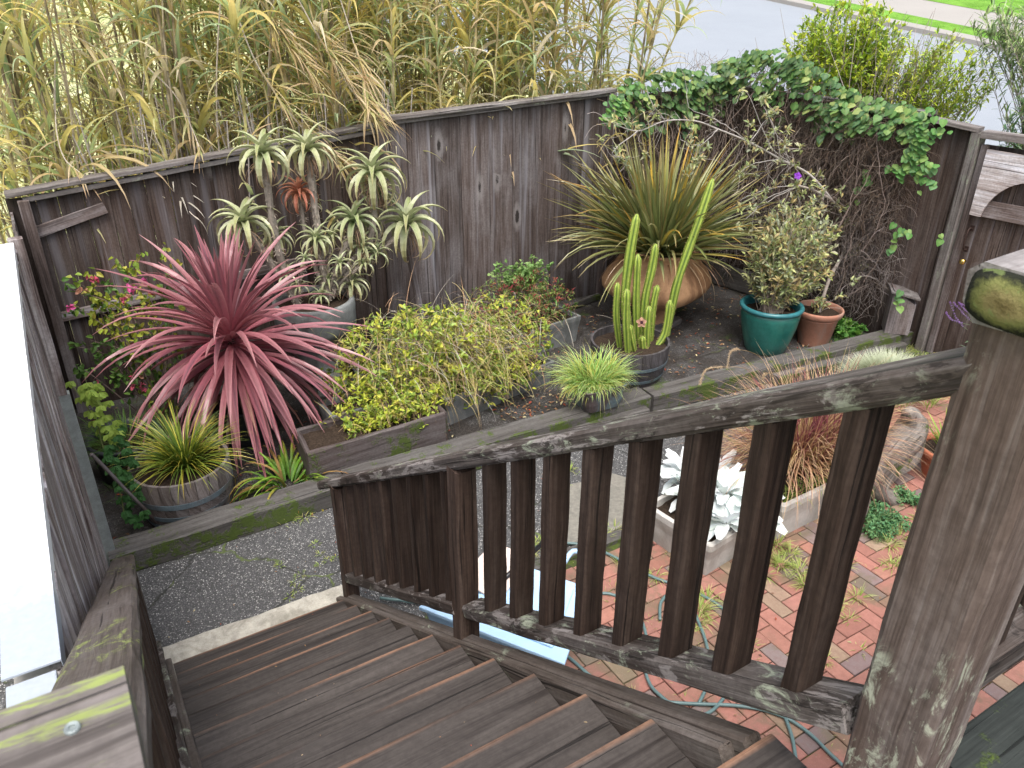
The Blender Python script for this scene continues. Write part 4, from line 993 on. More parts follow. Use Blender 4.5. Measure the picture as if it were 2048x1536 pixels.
# ---- tree aloe in the concrete urn
r3 = random.Random(31)
e = plant('tree_aloe', 'branching tree aloe with many recurved pale green rosettes on shaggy grey stems', 'plant', (cV[0], cV[1], .88))
st_ = MB(); lf_ = MB(); dd_ = MB(); rd_ = MB()
heads = [(525, 305, 47, 0), (615, 298, 45, 0), (745, 345, 52, 0), (597, 383, 30, 1), (487, 442, 48, 0), (548, 472, 32, 0), (708, 440, 44, 0), (815, 447, 56, 0), (632, 478, 30, 0), (662, 470, 24, 0), (722, 492, 30, 0), (752, 505, 24, 0), (703, 565, 30, 0), (572, 548, 22, 0), (655, 558, 22, 0), (728, 525, 20, 0), (610, 515, 16, 0), (630, 405, 14, 0), (640, 590, 20, 0), (600, 570, 18, 0), (680, 525, 22, 0), (760, 385, 30, 0)]
hubs = [Vector((1.0, 3.40, 1.05)), Vector((1.15, 3.38, 1.12)), Vector((.85, 3.42, 1.10))]
for (hx, hy, hr, red) in heads:
    Yd = 3.35+.25*r3.random() if hy < 480 else 3.2+.2*r3.random()
    q = P(hx, hy, Y=Yd); R0 = hr/FPX*(q-CAM).length*1.05
    hb = min(hubs, key=lambda v: (v-q).length); lean = Vector((q.x-hb.x, q.y-hb.y, 0))
    top = q-Vector((0, 0, R0*.25))
    if hy < 420: mid = Vector((hb.x+lean.x*.85, hb.y+lean.y*.6, hb.z+(top.z-hb.z)*.35))
    else: mid = hb.lerp(top, .55)-Vector((0, 0, .05))
    path = smooth_path([hb-Vector((0, 0, .2)), mid, top], 8)
    tr = .033 if hr > 40 else .02 if hr > 24 else .012
    st0 = len(st_.v); tube(st_, path, [tr*(1+.15*math.sin(i*2.1)) for i in range(len(path))], 9, (.27, .235, .20))
    for k in range(st0, len(st_.v)):
        v = Vector(st_.v[k]); st_.v[k] = tuple(v+rvec(r3)*tr*.22)
    # shaggy dead leaf bases round the stem
    for k in range(int(60*(path[-1]-path[0]).length/.5)+14):
        x = r3.random()*(len(path)-1.01); i = int(x); p_ = path[i].lerp(path[i+1], x-i); d = rvec(r3)
        leaf(dd_, p_+d*tr*.8, (d+Vector((0, 0, r3.uniform(-1.2, .4)))).normalized(), d, r3.uniform(.03, .06), .014, vary((.33, .28, .23), .3, r3), None, .4)
    nlv = 22 if hr > 28 else 14
    tone = r3.random()
    for k in range(nlv):
        f = k/nlv; a = k*2.39996+r3.random()*.3; el = R_(84-72*f+r3.uniform(-5, 5)); L = R0*(1.50+.65*f)
        if red: cc = [(.45, .17, .10), (.55, .20, .14), (.45, .13, .08)]
        else:
            g = mix((.20, .34, .10), (.36, .42, .17), tone); cc = [g, mix(g, (.50, .52, .36), .5), mix(g, (.42, .34, .18), f*.8), mix((.3, .3, .12), (.42, .20, .12), f)]
        strap(rd_ if red else lf_, q-Vector((0, 0, .02*f)), a, el, L, R0*.30 if hr > 28 else R0*.26, R_(80+125*f), [vary(c_, .08, r3) for c_ in cc], 9, .5, lambda t: (1-t**1.6)*min(1, .7+t*2), 1.15, edge=(.46, .46, .30) if not red else (.5, .25, .15))
    if hr > 26:
        for k in range(30):   # withered beard under the rosette
            a = r3.uniform(0, 6.28); strap(dd_, q-Vector((0, 0, R0*.3)), a, R_(r3.uniform(-40, 15)), R0*r3.uniform(.7, 1.3), .010, r3.uniform(.8, 2.6), [(.30, .22, .14), (.36, .25, .17), (.30, .17, .12)], 5, .4)
st_.build('stems', M['stem'], e); dd_.build('dead_leaves', M['dry'], e); lf_.build('rosettes', M['glossleaf'], e); tag(rd_.build('red_rosette', M['glossleaf'], e), 'single orange red rosette')

# ---- flax in the rust urn
r4 = random.Random(41)
e = plant('flax', 'huge bronze green flax with orange edged sword leaves fanning out of the rust urn', 'plant', (cU[0], cU[1], .86))
o = MB(); fb = Vector((cU[0], cU[1], .91))
FC = [[(.07, .12, .03), (.16, .23, .07), (.26, .33, .12), (.30, .27, .10)], [(.08, .13, .04), (.22, .29, .11), (.36, .40, .19), (.42, .36, .18)], [(.14, .14, .03), (.45, .38, .06), (.70, .48, .07), (.60, .30, .08)], [(.05, .08, .02), (.11, .15, .05), (.20, .23, .09), (.26, .18, .08)], [(.10, .13, .03), (.24, .27, .07), (.42, .38, .10), (.60, .32, .08)], [(.14, .16, .05), (.38, .38, .12), (.66, .60, .28), (.66, .56, .36)]]
WF = [.30, .24, .06, .24, .08, .08]
for i in range(430):
    a = r4.uniform(0, 2*math.pi); f = r4.random(); el = R_(86-74*f**.85)
    cc = [vary(c_, .18, r4) for c_ in r4.choices(FC, WF)[0]]
    rr0 = .24*math.sqrt(r4.random()); L = r4.uniform(.85, 1.45)*(1.0 if f < .75 else .92)
    strap(o, fb+Vector((rr0*math.cos(a+r4.uniform(-.8, .8)), rr0*math.sin(a), r4.uniform(-.02, .06))), a, el, L*1.06, r4.uniform(.036, .058), r4.uniform(.05, .35) if r4.random() < .75 else r4.uniform(.5, 1.1), cc, 7, .55, lambda t: min(1, .4+1.6*t)*(1-t**2.6), 2.0, edge=r4.choice([(.30, .19, .07), (.22, .22, .09), (.13, .15, .05)]), twist=r4.uniform(-.5, .5))
for i in range(40):
    a = r4.uniform(0, 6.28); cc = r4.choice([[(.30, .20, .08), (.5, .36, .2), (.55, .42, .28)], [(.20, .12, .05), (.32, .18, .09), (.40, .22, .12)]])
    strap(o, fb+Vector((.22*math.cos(a), .22*math.sin(a), 0)), a, R_(r4.uniform(-15, 35)), r4.uniform(.5, .85), .02, r4.uniform(1.0, 2.0), cc, 7, .4, None, 1.2)
o.build('leaves', M['glossleaf'], e)

# ---- cactus cluster
r5 = random.Random(51)
def cactus_col(mb, sp, pts, rad):
    pts = smooth_path(pts, 5); N = len(pts); n = 24; vs = []; cs = []; fs = []
    L = 0
    for i, p_ in enumerate(pts):
        t = (pts[min(i+1, N-1)]-pts[max(0, i-1)]).normalized()
        if i == 0: u = t.orthogonal().normalized()
        else: u = (u-t*u.dot(t)).normalized(); L += (p_-pts[i-1]).length
        v = t.cross(u); s_ = i/(N-1)
        rr0 = rad*(1-.06*math.sin(i*1.1))*(1 if s_ < .86 else math.sqrt(max(.02, 1-((s_-.86)/.145)**2)))*(.85+.15*min(1, s_*5))
        for j in range(n):
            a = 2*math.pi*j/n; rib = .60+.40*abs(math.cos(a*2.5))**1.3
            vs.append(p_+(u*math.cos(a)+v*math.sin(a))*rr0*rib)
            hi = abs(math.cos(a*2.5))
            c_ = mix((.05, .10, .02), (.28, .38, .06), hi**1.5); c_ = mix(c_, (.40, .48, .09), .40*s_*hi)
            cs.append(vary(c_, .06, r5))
    for i in range(N-1):
        for j in range(n): q = (j+1) % n; fs.append((i*n+j, i*n+q, (i+1)*n+q, (i+1)*n+j))
    fs.append(tuple((N-1)*n+j for j in range(n))); mb.add(vs, fs, cs)
    ds = L/max(6, int(L/.022))
    for j in range(5):
        jj = int(round(j*n/5)) % n
        for i in range(1, N-1):
            for rep in range(2):
                p_ = vs[i*n+jj]; d0 = (p_-pts[i]).normalized()
                p_ = p_.lerp(vs[(i+1)*n+jj], r5.random())
                for k in range(3):
                    d = (d0+rvec(r5)*.8).normalized(); tube(sp, [p_, p_+d*r5.uniform(.008, .016)], [.0009, .0004], 3, (.55, .42, .22), cap=False)
cacti = [([(1262, 690), (1250, 610), (1258, 520), (1274, 428)], .050, 'tallest left cactus column with a slight kink, second highest of the cluster'),
    ([(1335, 650), (1352, 575), (1375, 505), (1402, 430), (1426, 357)], .046, 'longest cactus column, leaning far right above the urn'),
    ([(1285, 680), (1290, 600), (1303, 540), (1312, 488)], .044, 'cactus column in the middle leaning slightly right, third highest'),
    ([(1240, 690), (1232, 630), (1235, 565)], .036, 'leftmost short cactus column'),
    ([(1256, 700), (1252, 640), (1254, 578)], .040, 'short thick cactus column near the left side of the tub'),
    ([(1274, 690), (1272, 600), (1276, 508)], .040, 'upright cactus column left of the middle, rising to a blunt tip'),
    ([(1300, 690), (1305, 620), (1315, 570)], .038, 'short cactus column in front of the urn, right of the middle'),
    ([(1292, 705), (1294, 660), (1298, 612)], .040, 'small pale yellow cactus column at the front centre'),
    ([(1312, 720), (1330, 665), (1340, 600)], .040, 'curved cactus column at the right rim of the tub'),
    ([(1268, 712), (1262, 675), (1258, 650)], .038, 'stubbiest cactus column low at the front left'),
    ([(1290, 722), (1286, 695), (1284, 672)], .038, 'dark stub of cactus below the star shaped flower')]
for i, (pp_, rad, lab) in enumerate(cacti):
    Yd = 1.98-.012*i if pp_[0][1] < 700 else 1.80
    b = P(*pp_[0], Y=Yd); 
    o = MB(); sp = MB(); pts = [P(*q, Y=Yd) for q in pp_]; pts[0].z = min(pts[0].z, .32); pts = [Vector((pts[0].x, pts[0].y, .31))]+pts[1:]
    e = plant('column_cactus', lab, 'cactus', (pts[0].x, pts[0].y, .31), 'columns of the cactus cluster')
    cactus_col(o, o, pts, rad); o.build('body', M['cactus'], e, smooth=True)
o = MB(); c0 = P(1283, 645, Y=1.74)
for k in range(5):
    a = k*2*math.pi/5+.3; d = RIGHT*math.cos(a)-DOWN*math.sin(a); leaf(o, c0, d, -_f, .058, .050, (.36, .20, .15), (.42, .27, .18), .25)
lathe(o, [(.014, 0), (.016, .004), (.010, .008), (.001, .006)], (0, 0, 0), 12, (.05, .02, .03))
base_i = len(o.v)-48
for k in range(base_i, len(o.v)): v = o.v[k]; o.v[k] = tuple(c0+RIGHT*v[0]-DOWN*v[1]-_f*(v[2]+.004))
tag(o.build('star_flower', M['wool'], None, loc=c0), 'brown star shaped five pointed carrion flower among the cactus columns', 'flower')

# ---- bright grass in the copper planter
e = plant('bright_grass', 'dense bright lime green grass spilling over the small copper planter', 'plant', (cp[0], cp[1], cp[2]+.2))
o = MB(); r6 = random.Random(61)
LG = [[(.12, .26, .04), (.34, .54, .12), (.56, .72, .32)], [(.14, .28, .05), (.42, .60, .16), (.66, .78, .42)], [(.08, .18, .02), (.20, .38, .06), (.36, .54, .14)], [(.2, .25, .04), (.5, .5, .1), (.6, .55, .2)]]
for _ in range(1100):
    a = r6.uniform(0, 6.28); rr0 = math.sqrt(r6.random()); x = cp[0]+rr0*.21*math.cos(a); y = cp[1]+rr0*.14*math.sin(a)
    aa = a+r6.uniform(-1.2, 1.2); fr = max(0, math.cos(aa+1.9))
    strap(o, (x-.02, y+.05, cp[2]+.22), aa, R_(r6.uniform(25, 88)), r6.uniform(.18, .44)*(1-.5*fr), .0085, r6.uniform(.5, 2.6), [vary(c_, .15, r6) for c_ in r6.choice(LG)], 5, .25)
for _ in range(60):
    a = r6.uniform(0, 6.28); strap(o, (cp[0], cp[1], cp[2]+.22), a, R_(r6.uniform(10, 60)), r6.uniform(.35, .55), .004, r6.uniform(.5, 1.6), [(.3, .4, .12), (.5, .48, .22)], 7, .2)
o.build('leaves', M['leaf'], e)

# ---- honeysuckle mound with dry grass
e = plant('honeysuckle', 'sprawling yellow green honeysuckle mound tangled with dry grass over the grey planters', 'plant', (1.7, 2.3, .3))
YL = [(.50, .56, .06), (.36, .46, .06), (.60, .60, .10), (.22, .32, .05), (.46, .40, .12), (.38, .50, .12), (.16, .25, .05)]
r7 = random.Random(71)
shrub(e, (1.7, 2.25, .3), (1.60, 2.32, .62), (.86, .56, .46), 520, 10, .066, .028, YL, (.22, .15, .09), .003, .1, .25, r7, t0=.1, basejit=.5, down=.2, fill=1)
shrub(e, (2.3, 2.3, .3), (2.42, 2.40, .56), (.70, .52, .42), 300, 10, .058, .024, YL+[(.3, .12, .06)], (.22, .15, .09), .003, .1, .25, r7, t0=.1, basejit=.4, name='foliage', fill=1)
shrub(e, (1.1, 1.7, .4), (1.08, 1.68, .44), (.46, .13, .10), 70, 10, .056, .024, YL, (.22, .15, .09), .003, .1, .25, r7, t0=.1, basejit=.3, down=.2, fill=1)
shrub(e, (2.3, 2.0, .3), (2.25, 1.97, .40), (.58, .14, .20), 120, 10, .056, .024, YL, (.22, .15, .09), .003, .1, .25, r7, t0=.1, basejit=.4, down=.3, fill=1)
shrub(e, (1.0, 1.9, .35), (1.15, 1.82, .46), (.55, .24, .16), 170, 9, .050, .022, YL[:4], (.22, .15, .09), .003, .1, .25, r7, t0=.2, basejit=.3, fill=1)
o = MB()
for _ in range(1050):   # dry grass and twigs
    x = r7.gauss(1.85, .48); y = r7.gauss(2.3, .26); z = r7.uniform(.35, .95); a = r7.uniform(0, 6.28) if r7.random() < .4 else r7.uniform(-2.2, -.4)
    cc = r7.choice([[(.38, .31, .14), (.56, .48, .24)], [(.36, .22, .14), (.48, .32, .2)], [(.30, .34, .10), (.52, .52, .2)], [(.38, .34, .29), (.54, .50, .44)]])
    strap(o, (x, y, z), a, R_(r7.uniform(-10, 75)), r7.uniform(.2, .55), .0055, r7.uniform(.4, 2.0), [vary(c_, .2, r7) for c_ in cc], 6, .1)
for _ in range(110):
    a = r7.uniform(-2.0, -.5); strap(o, (r7.uniform(1.1, 2.4), r7.uniform(1.9, 2.3), r7.uniform(.4, .6)), a, R_(r7.uniform(0, 40)), r7.uniform(.4, .75), .004, r7.uniform(1.0, 2.0), [(.33, .33, .10), (.45, .38, .17), (.42, .26, .14)], 8, .1)
o.build('dry_grass', M['dry'], e)
# ---- long arching honeysuckle shoots
for s_ in ([(840, 655), (885, 665), (945, 680), (1000, 700)], [(735, 660), (775, 640), (808, 648)], [(660, 880), (700, 845), (770, 825)]):
    o = MB(); pts = smooth_path([P(a, b, Y=1.98-.03*i) for i, (a, b) in enumerate(s_)], 6); tube(o, pts, .0025, 3, (.30, .25, .10))
    for i in range(len(pts)):
        if r7.random() < .15: continue
        p_ = pts[i]; sd_ = 1 if i % 2 else -1; d = (pts[min(i+1, len(pts)-1)]-pts[max(i-1, 0)]).normalized()
        leaf(o, p_, d*.6+d.cross(Vector((0, 0, 1)))*sd_+rvec(r7)*.5, Vector((0, 0, 1))+rvec(r7)*.6, r7.uniform(.04, .075), r7.uniform(.022, .034), vary((.40, .48, .08), .2, r7))
    o.build('shoot', M['leaf'], e)

# ---- nandina
e = plant('nandina', 'low green nandina with many red tinged leaves in the planter against the back fence', 'plant', (3.3, 3.1, .3))
shrub(e, (3.3, 3.1, .28), (3.28, 3.10, .52), (.66, .40, .34), 330, 11, .050, .018, [(.10, .20, .04), (.16, .26, .05), (.22, .30, .07), (.28, .09, .06), (.36, .08, .08), (.10, .14, .04), (.30, .22, .10), (.20, .33, .10)], (.15, .10, .07), .003, .15, .2, random.Random(81), t0=.2, basejit=.45, fill=1)
# clover leaved weeds on top of it
e = plant('oxalis', 'light green rounded leaves sprouting above the nandina against the fence', 'plant', (3.5, 3.5, .3))
shrub(e, (3.5, 3.45, .4), (3.45, 3.42, .82), (.42, .20, .14), 60, 10, .055, .045, [(.22, .38, .12), (.30, .44, .16), (.16, .30, .08)], (.2, .2, .08), .002, .1, .1, random.Random(82), t0=.4, basejit=.3)

# ---- silvery tibouchina: shrub in the glazed pot and the bent tree
TC = [(.44, .50, .18), (.52, .54, .24), (.28, .34, .15), (.38, .42, .23), (.48, .48, .31), (.22, .28, .12), (.50, .40, .18), (.42, .34, .16), (.38, .42, .30)]
e = plant('silver_shrub', 'silvery green shrub with long twiggy stems growing in the green glazed pot', 'plant', (cG[0], cG[1], .45))
shrub(e, (cG[0], cG[1], .44), (5.90, 1.70, 1.08), (.62, .44, .60), 300, 20, .080, .028, TC, (.26, .21, .17), .004, .15, .12, random.Random(91), t0=.35, basejit=.10)
e = plant('bent_tree', 'leaning bare limbed small tree with bowed grey trunk, silvery leaves and one purple flower', 'tree', (cT[0], cT[1], .37))
o = MB(); r8 = random.Random(95)
tr = smooth_path([(cT[0], cT[1], .36), P(1658, 560, Y=1.6), P(1688, 500, Y=1.7), P(1687, 450, Y=1.75), P(1668, 405, Y=1.8), P(1625, 380, Y=1.85), P(1590, 370, Y=1.9)], 6)
tube(o, tr, [.022-.010*i/(len(tr)-1) for i in range(len(tr))], 8, (.30, .26, .23))
tr2 = smooth_path([P(1668, 405, Y=1.8), P(1620, 350, Y=1.95), P(1560, 318, Y=2.1), P(1500, 285, Y=2.2), P(1435, 258, Y=2.3), P(1390, 242, Y=2.35), P(1330, 242, Y=2.4), P(1275, 262, Y=2.4), P(1222, 245, Y=2.4)], 6)
tube(o, tr2, [.014-.010*i/(len(tr2)-1) for i in range(len(tr2))], 6, (.38, .35, .33))
brs = [[(1500, 285), (1450, 250), (1410, 230), (1378, 215), (1372, 170), (1358, 120)], [(1610, 345), (1580, 325), (1540, 290), (1495, 185), (1470, 210)], [(1275, 262), (1225, 305), (1255, 320), (1240, 345)], [(1330, 242), (1300, 200), (1290, 170)], [(1600, 372), (1540, 400), (1490, 440), (1470, 470)], [(1590, 370), (1530, 380), (1480, 400)], [(1560, 318), (1550, 260), (1520, 200)], [(1590, 372), (1600, 430), (1560, 480), (1500, 500)], [(1640, 390), (1600, 450), (1550, 530)], [(1435, 258), (1400, 290), (1360, 280)], [(1560, 318), (1500, 330), (1460, 370)], [(1600, 375), (1560, 385), (1510, 420), (1505, 500)], [(1500, 285), (1540, 230), (1560, 225)], [(1600, 350), (1570, 300), (1575, 270)]]
tips = [tr2[-1], tr[-1]]
for b in brs:
    pts = smooth_path([P(a, c_, Y=2.0+.35*max(0, min(1, (1650-a)/420))+r8.uniform(-.08, .05)) for a, c_ in b], 5)
    pts = [p_+rvec(r8)*.006 for p_ in pts]; tube(o, pts, [.006-.004*i/(len(pts)-1) for i in range(len(pts))], 4, (.42, .39, .37)); tips += [pts[len(pts)//2], pts[-4]] if b[-1][1] > 190 else [pts[len(pts)//3]]
for _ in range(190):  # fine twigs
    s0 = r8.choice(tr+tr2+tips); q = s0+Vector((r8.uniform(-.28, .2), r8.uniform(-.15, .15), r8.uniform(-.35, .15)))
    tube(o, smooth_path([s0, s0.lerp(q, .5)+rvec(r8)*.06, q], 4), .0018, 3, vary((.42, .38, .35), .2, r8), cap=False)
    if r8.random() < .4: tips.append(q)
o.build('trunk', M['stem'], e, smooth=True)
o = MB()
for t_ in tips+[P(a, b, Y=2.0) for a, b in ((1590, 330), (1620, 350), (1600, 365), (1640, 400), (1655, 425), (1230, 240), (1240, 300), (1500, 250), (1515, 300), (1640, 350), (1480, 415), (1475, 460), (1590, 395), (1680, 430))]:
    for k in range(15): 
        leaf(o, t_+rvec(r8)*.05*r8.random(), (rvec(r8)+Vector((0, 0, .2))).normalized(), Vector((0, -.3, 1))+rvec(r8)*.5, r8.uniform(.05, .085), r8.uniform(.018, .028), vary(r8.choice(TC), .15, r8))
o.build('foliage', M['leaf'], e)
o = MB(); c0 = P(1595, 352, Y=1.9)
for k in range(5):
    a = k*2*math.pi/5; leaf(o, c0, RIGHT*math.cos(a)-DOWN*math.sin(a)-_f*.3, -_f, .045, .045, (.28, .05, .55), (.32, .06, .62), .15)
tag(o.build('flower', M['leaf'], e), 'single bright purple flower')

# ---- fountain grass in the long pale trough
r9 = random.Random(101)
e = plant('fountain_grass', 'russet and straw coloured fountain grass with fuzzy seed heads in the long pale trough', 'plant', (3.5, -.6, .35))
o = MB()
RC = [[(.16, .08, .04), (.48, .27, .15), (.66, .44, .30)], [(.22, .12, .05), (.56, .36, .18), (.72, .54, .36)], [(.10, .03, .03), (.22, .07, .07), (.34, .14, .11)], [(.15, .14, .04), (.40, .32, .12), (.6, .45, .25)]]
for _ in range(1500):
    a = r9.uniform(0, 6.28); rr0 = math.sqrt(r9.random()); x = 3.62+rr0*.48*math.cos(a); y = -.54+rr0*.15*math.sin(a)
    strap(o, (x, y, .34), a+r9.uniform(-.9, .9), R_(r9.uniform(40, 90)), r9.uniform(.45, 1.0), .0068, r9.uniform(.5, 2.3), [vary(c_, .2, r9) for c_ in r9.choices(RC, [.4, .3, .18, .12])[0]], 7, .2, None, 1.8)
for _ in range(130):
    a = r9.uniform(0, 6.28); strap(o, (3.75+r9.uniform(-.3, .3), -.55+r9.uniform(-.15, .15), .34), a, R_(r9.uniform(60, 88)), r9.uniform(.6, .95), .011, r9.uniform(.2, 1.1), [(.12, .03, .035), (.22, .06, .07), (.32, .12, .11)], 7, .35)
o.build('blades', M['leaf'], e)
o = MB()
for (hx, hy, dx, dy, Yd) in ((1465, 710, 26, 40, -.25), (1420, 745, 50, 38, -.3), (1385, 825, 34, 44, -.5), (1415, 835, 20, 20, -.4), (1770, 845, 22, 62, -.75), (1640, 880, 14, 12, -.5), (1530, 750, 8, 10, -.3), (1600, 740, 18, 10, -.3)):
    a0 = P(hx+dx*.5, hy-dy*.3, Y=Yd); a1 = P(hx-dx*.4, hy+dy*.6, Y=Yd); am = P(hx-dx*.15, hy-dy*.15, Y=Yd)
    if hx == 1770: a0, am, a1 = P(1766, 828, Y=Yd), P(1776, 850, Y=Yd), P(1785, 892, Y=Yd)
    path = smooth_path([a0, am, a1], 10); root_ = Vector((3.6, -.5, .4))
    tube(o, smooth_path([root_, root_.lerp(a0, .6)+Vector((0, 0, .22)), a0], 8), .0016, 3, (.45, .33, .18), cap=False)
    for k in range(420):
        i = r9.randrange(len(path)-1); p_ = path[i].lerp(path[i+1], r9.random()); t = (path[i+1]-path[i]).normalized(); d = (rvec(r9)+t*.9).normalized()
        tube(o, [p_, p_+d*r9.uniform(.010, .020)], [.0008, .0003], 3, vary((.62, .48, .32), .2, r9), cap=False)
o.build('seed_heads', M['dry'], e)
# green tufts at the trough edge
e = plant('green_tufts', 'short green grass hanging over the front rim of the long pale trough', 'plant', (3.5, -.85, .35))
o = MB()
for k in range(26): clump(o, (3.05+k*.044, -.84+rnd.uniform(-.02, .04), .34), 11, .17, .006, [[(.12, .22, .03), (.30, .40, .08)], [(.16, .24, .04), (.4, .42, .14)]], (20, 85), (.6, 2.4), .03, 5)
o.build('leaves', M['leaf'], e)

# ---- white woolly plant
e = plant('woolly_plant', 'brilliant white felted plant with big paddle leaves in the square pale planter', 'plant', (2.55, -.6, .35))
o = MB(); rw = random.Random(111)
def paddle(mb, p, az, el, L, w_, droop, col):
    """broad felted leaf"""
    p = Vector(p); seg = 8; side = Vector((-math.sin(az), math.cos(az), 0)); tw = rw.uniform(-.5, .5); vs = []; fs = []; cs = []
    for i in range(seg+1):
        t = i/seg; e_ = el-droop*t; d = Vector((math.cos(az)*math.cos(e_), math.sin(az)*math.cos(e_), math.sin(e_)))
        if i: p = p+d*(L/seg)
        n = d.cross(side)*-1; n = side.cross(d)*-1
        k = (.16+.95*math.sin(math.pi*min(1, t*.98)**1.15)**.8)*w_/2 if t < .99 else .02
        s2 = side*math.cos(tw)+n*math.sin(tw); n2 = n*math.cos(tw)-side*math.sin(tw)
        for u in (-1, -.55, 0, .55, 1): vs.append(p+s2*(u*k)+n2*(abs(u)*k*.35+.004*math.sin(i*2+u*4))); cs.append(mix(col, (.62, .68, .62), .5*(1-abs(u)) if abs(u) < .1 else 0))
    for i in range(seg):
        for j in range(4): a = i*5+j; fs.append((a, a+1, a+6, a+5))
    mb.add(vs, fs, cs)
for (cx0, cy0, z0, n0) in ((2.62, -.30, .42, 22), (2.52, -.52, .40, 26), (2.66, -.66, .46, 26), (2.50, -.84, .38, 20), (2.74, -.84, .36, 20), (2.80, -.45, .42, 18)):
    for k in range(n0):
        f = k/n0; a = k*2.4+rw.random()*.5
        paddle(o, (cx0+.02*math.cos(a), cy0+.02*math.sin(a), z0), a, R_(72-85*f), rw.uniform(.16, .26)*(1+.15*f), rw.uniform(.070, .105), rw.uniform(.3, 1.1), vary((.76, .81, .81), .06, rw))
o.build('leaves', M['wool'], e, smooth=True)
e = plant('small_weed', 'small green weed peeping between the white felted leaves', 'plant', (2.6, -.5, .4))
shrub(e, (2.6, -.5, .35), (2.60, -.48, .50), (.12, .12, .06), 22, 7, .03, .02, [(.2, .38, .08), (.15, .3, .06)], (.2, .2, .08), .0015, .1, .1, rw, t0=.4)

# ---- pale hair grass, lavender, strap plant, strawberries, ground cover
e = plant('hair_grass', 'pale whitish dome of very fine hair grass above the handrail', 'plant', (5.5, .02, .0))
o = MB(); rh = random.Random(121)
for _ in range(3000):
    a = rh.uniform(0, 6.28); rr0 = .30*math.sqrt(rh.random())
    strap(o, (5.60+rr0*math.cos(a)*1.3, .10+rr0*math.sin(a)*1.1, .14+.22*math.sqrt(max(0, 1-(rr0/.32)**2))), a+rh.uniform(-.4, .4), R_(88-rr0*160+rh.uniform(-15, 15)), rh.uniform(.12, .24), .0036, rh.uniform(.2, .9), [(.22, .26, .14), (.50, .55, .38), (.66, .70, .54)], 4, .1)
o.build('leaves', M['leaf'], e)
e = plant('lime_grass', 'thin lime grass edging the pale hair grass dome', 'plant', (5.1, -.1, .0))
o = MB()
for k in range(16): clump(o, (4.95+k*.075, .10-.02*k+rh.uniform(-.1, .05), .05), 12, .40, .008, [[(.2, .34, .05), (.45, .58, .15)], [(.3, .4, .08), (.6, .66, .3)]], (45, 88), (.2, 1.3), .06, 6)
o.build('leaves', M['leaf'], e)
e = plant('lavender', 'sage plant with arching purple flower spikes beside the thick post', 'plant', (6.15, -.25, 0))
lb = P(1975, 740, Y=-.2)
shrub(e, (lb.x, lb.y, .2), (P(1955, 690, Y=-.2)), (.16, .12, .22), 60, 9, .07, .008, [(.20, .34, .20), (.28, .42, .28), (.16, .28, .14)], (.2, .25, .15), .002, .1, .1, rh, t0=.3)
o = MB()
for s_ in ([(1935, 660), (1915, 640), (1900, 604)], [(1950, 650), (1925, 625), (1908, 606)], [(1960, 640), (1930, 620), (1918, 605)], [(1940, 650), (1905, 640), (1892, 625)], [(1955, 625), (1940, 615), (1920, 608)]):
    pts = smooth_path([P(a, b, Y=-.2) for a, b in s_], 8); tube(o, pts, .0015, 3, (.2, .3, .15), cap=False)
    for i in range(4, len(pts)):
        for k in range(10): tube(o, [pts[i], pts[i]+rvec(rh)*.012], [.0022, .0012], 3, vary((.30, .16, .44), .25, rh))
o.build('flower_spikes', M['leaf'], e)
e = plant('strap_plant', 'strap leaved plant with two drooping pinkish dead leaves in the orange clay pot', 'plant', (cQ[0], cQ[1], .27))
o = MB(); clump(o, (cQ[0], cQ[1], .26), 26, .36, .030, [[(.12, .22, .03), (.22, .36, .05), (.34, .44, .08)]], (55, 88), (.1, .7), .08, 7, .3, r=rh)
for (a, el, L) in ((3.6, 60, .42), (3.9, 50, .45), (3.3, 65, .40), (4.3, 55, .40)): strap(o, (cQ[0], cQ[1], .28), a, R_(el), L, .020, 2.6, [(.45, .33, .06), (.55, .36, .14), (.62, .42, .34)], 9, .3)
o.build('leaves', M['glossleaf'], e)
e = plant('strawberry_plant', 'bright green scalloped leaves at the foot of the ivy behind the mossy timber', 'plant', (6.75, 1.35, 0))
shrub(e, (6.72, 1.35, .02), (6.72, 1.38, .10), (.24, .18, .10), 46, 6, .075, .06, [(.10, .26, .05), (.16, .36, .07), (.22, .42, .08), (.08, .2, .04)], (.2, .2, .08), .002, .1, .1, rh, t0=.5, basejit=.15)
e = plant('ground_cover', 'mat of small blue green leaves on the bricks in front of the driftwood', 'plant', (4.1, -1.3, 0))
for (a, b, rr0, n0) in ((1770, 1040, .20, 90), (1740, 1020, .12, 40), (1800, 990, .12, 45), (1745, 1060, .12, 40), (1830, 1000, .08, 20)):
    c0 = P(a, b, Z=.06); shrub(e, (c0.x, c0.y, .03), (c0.x, c0.y, .07), (rr0, rr0, .05), n0, 12, .026, .018, [(.10, .26, .12), (.14, .32, .14), (.20, .38, .16), (.10, .22, .08)], (.12, .16, .06), .0015, .1, .1, rh, t0=.2, basejit=rr0)

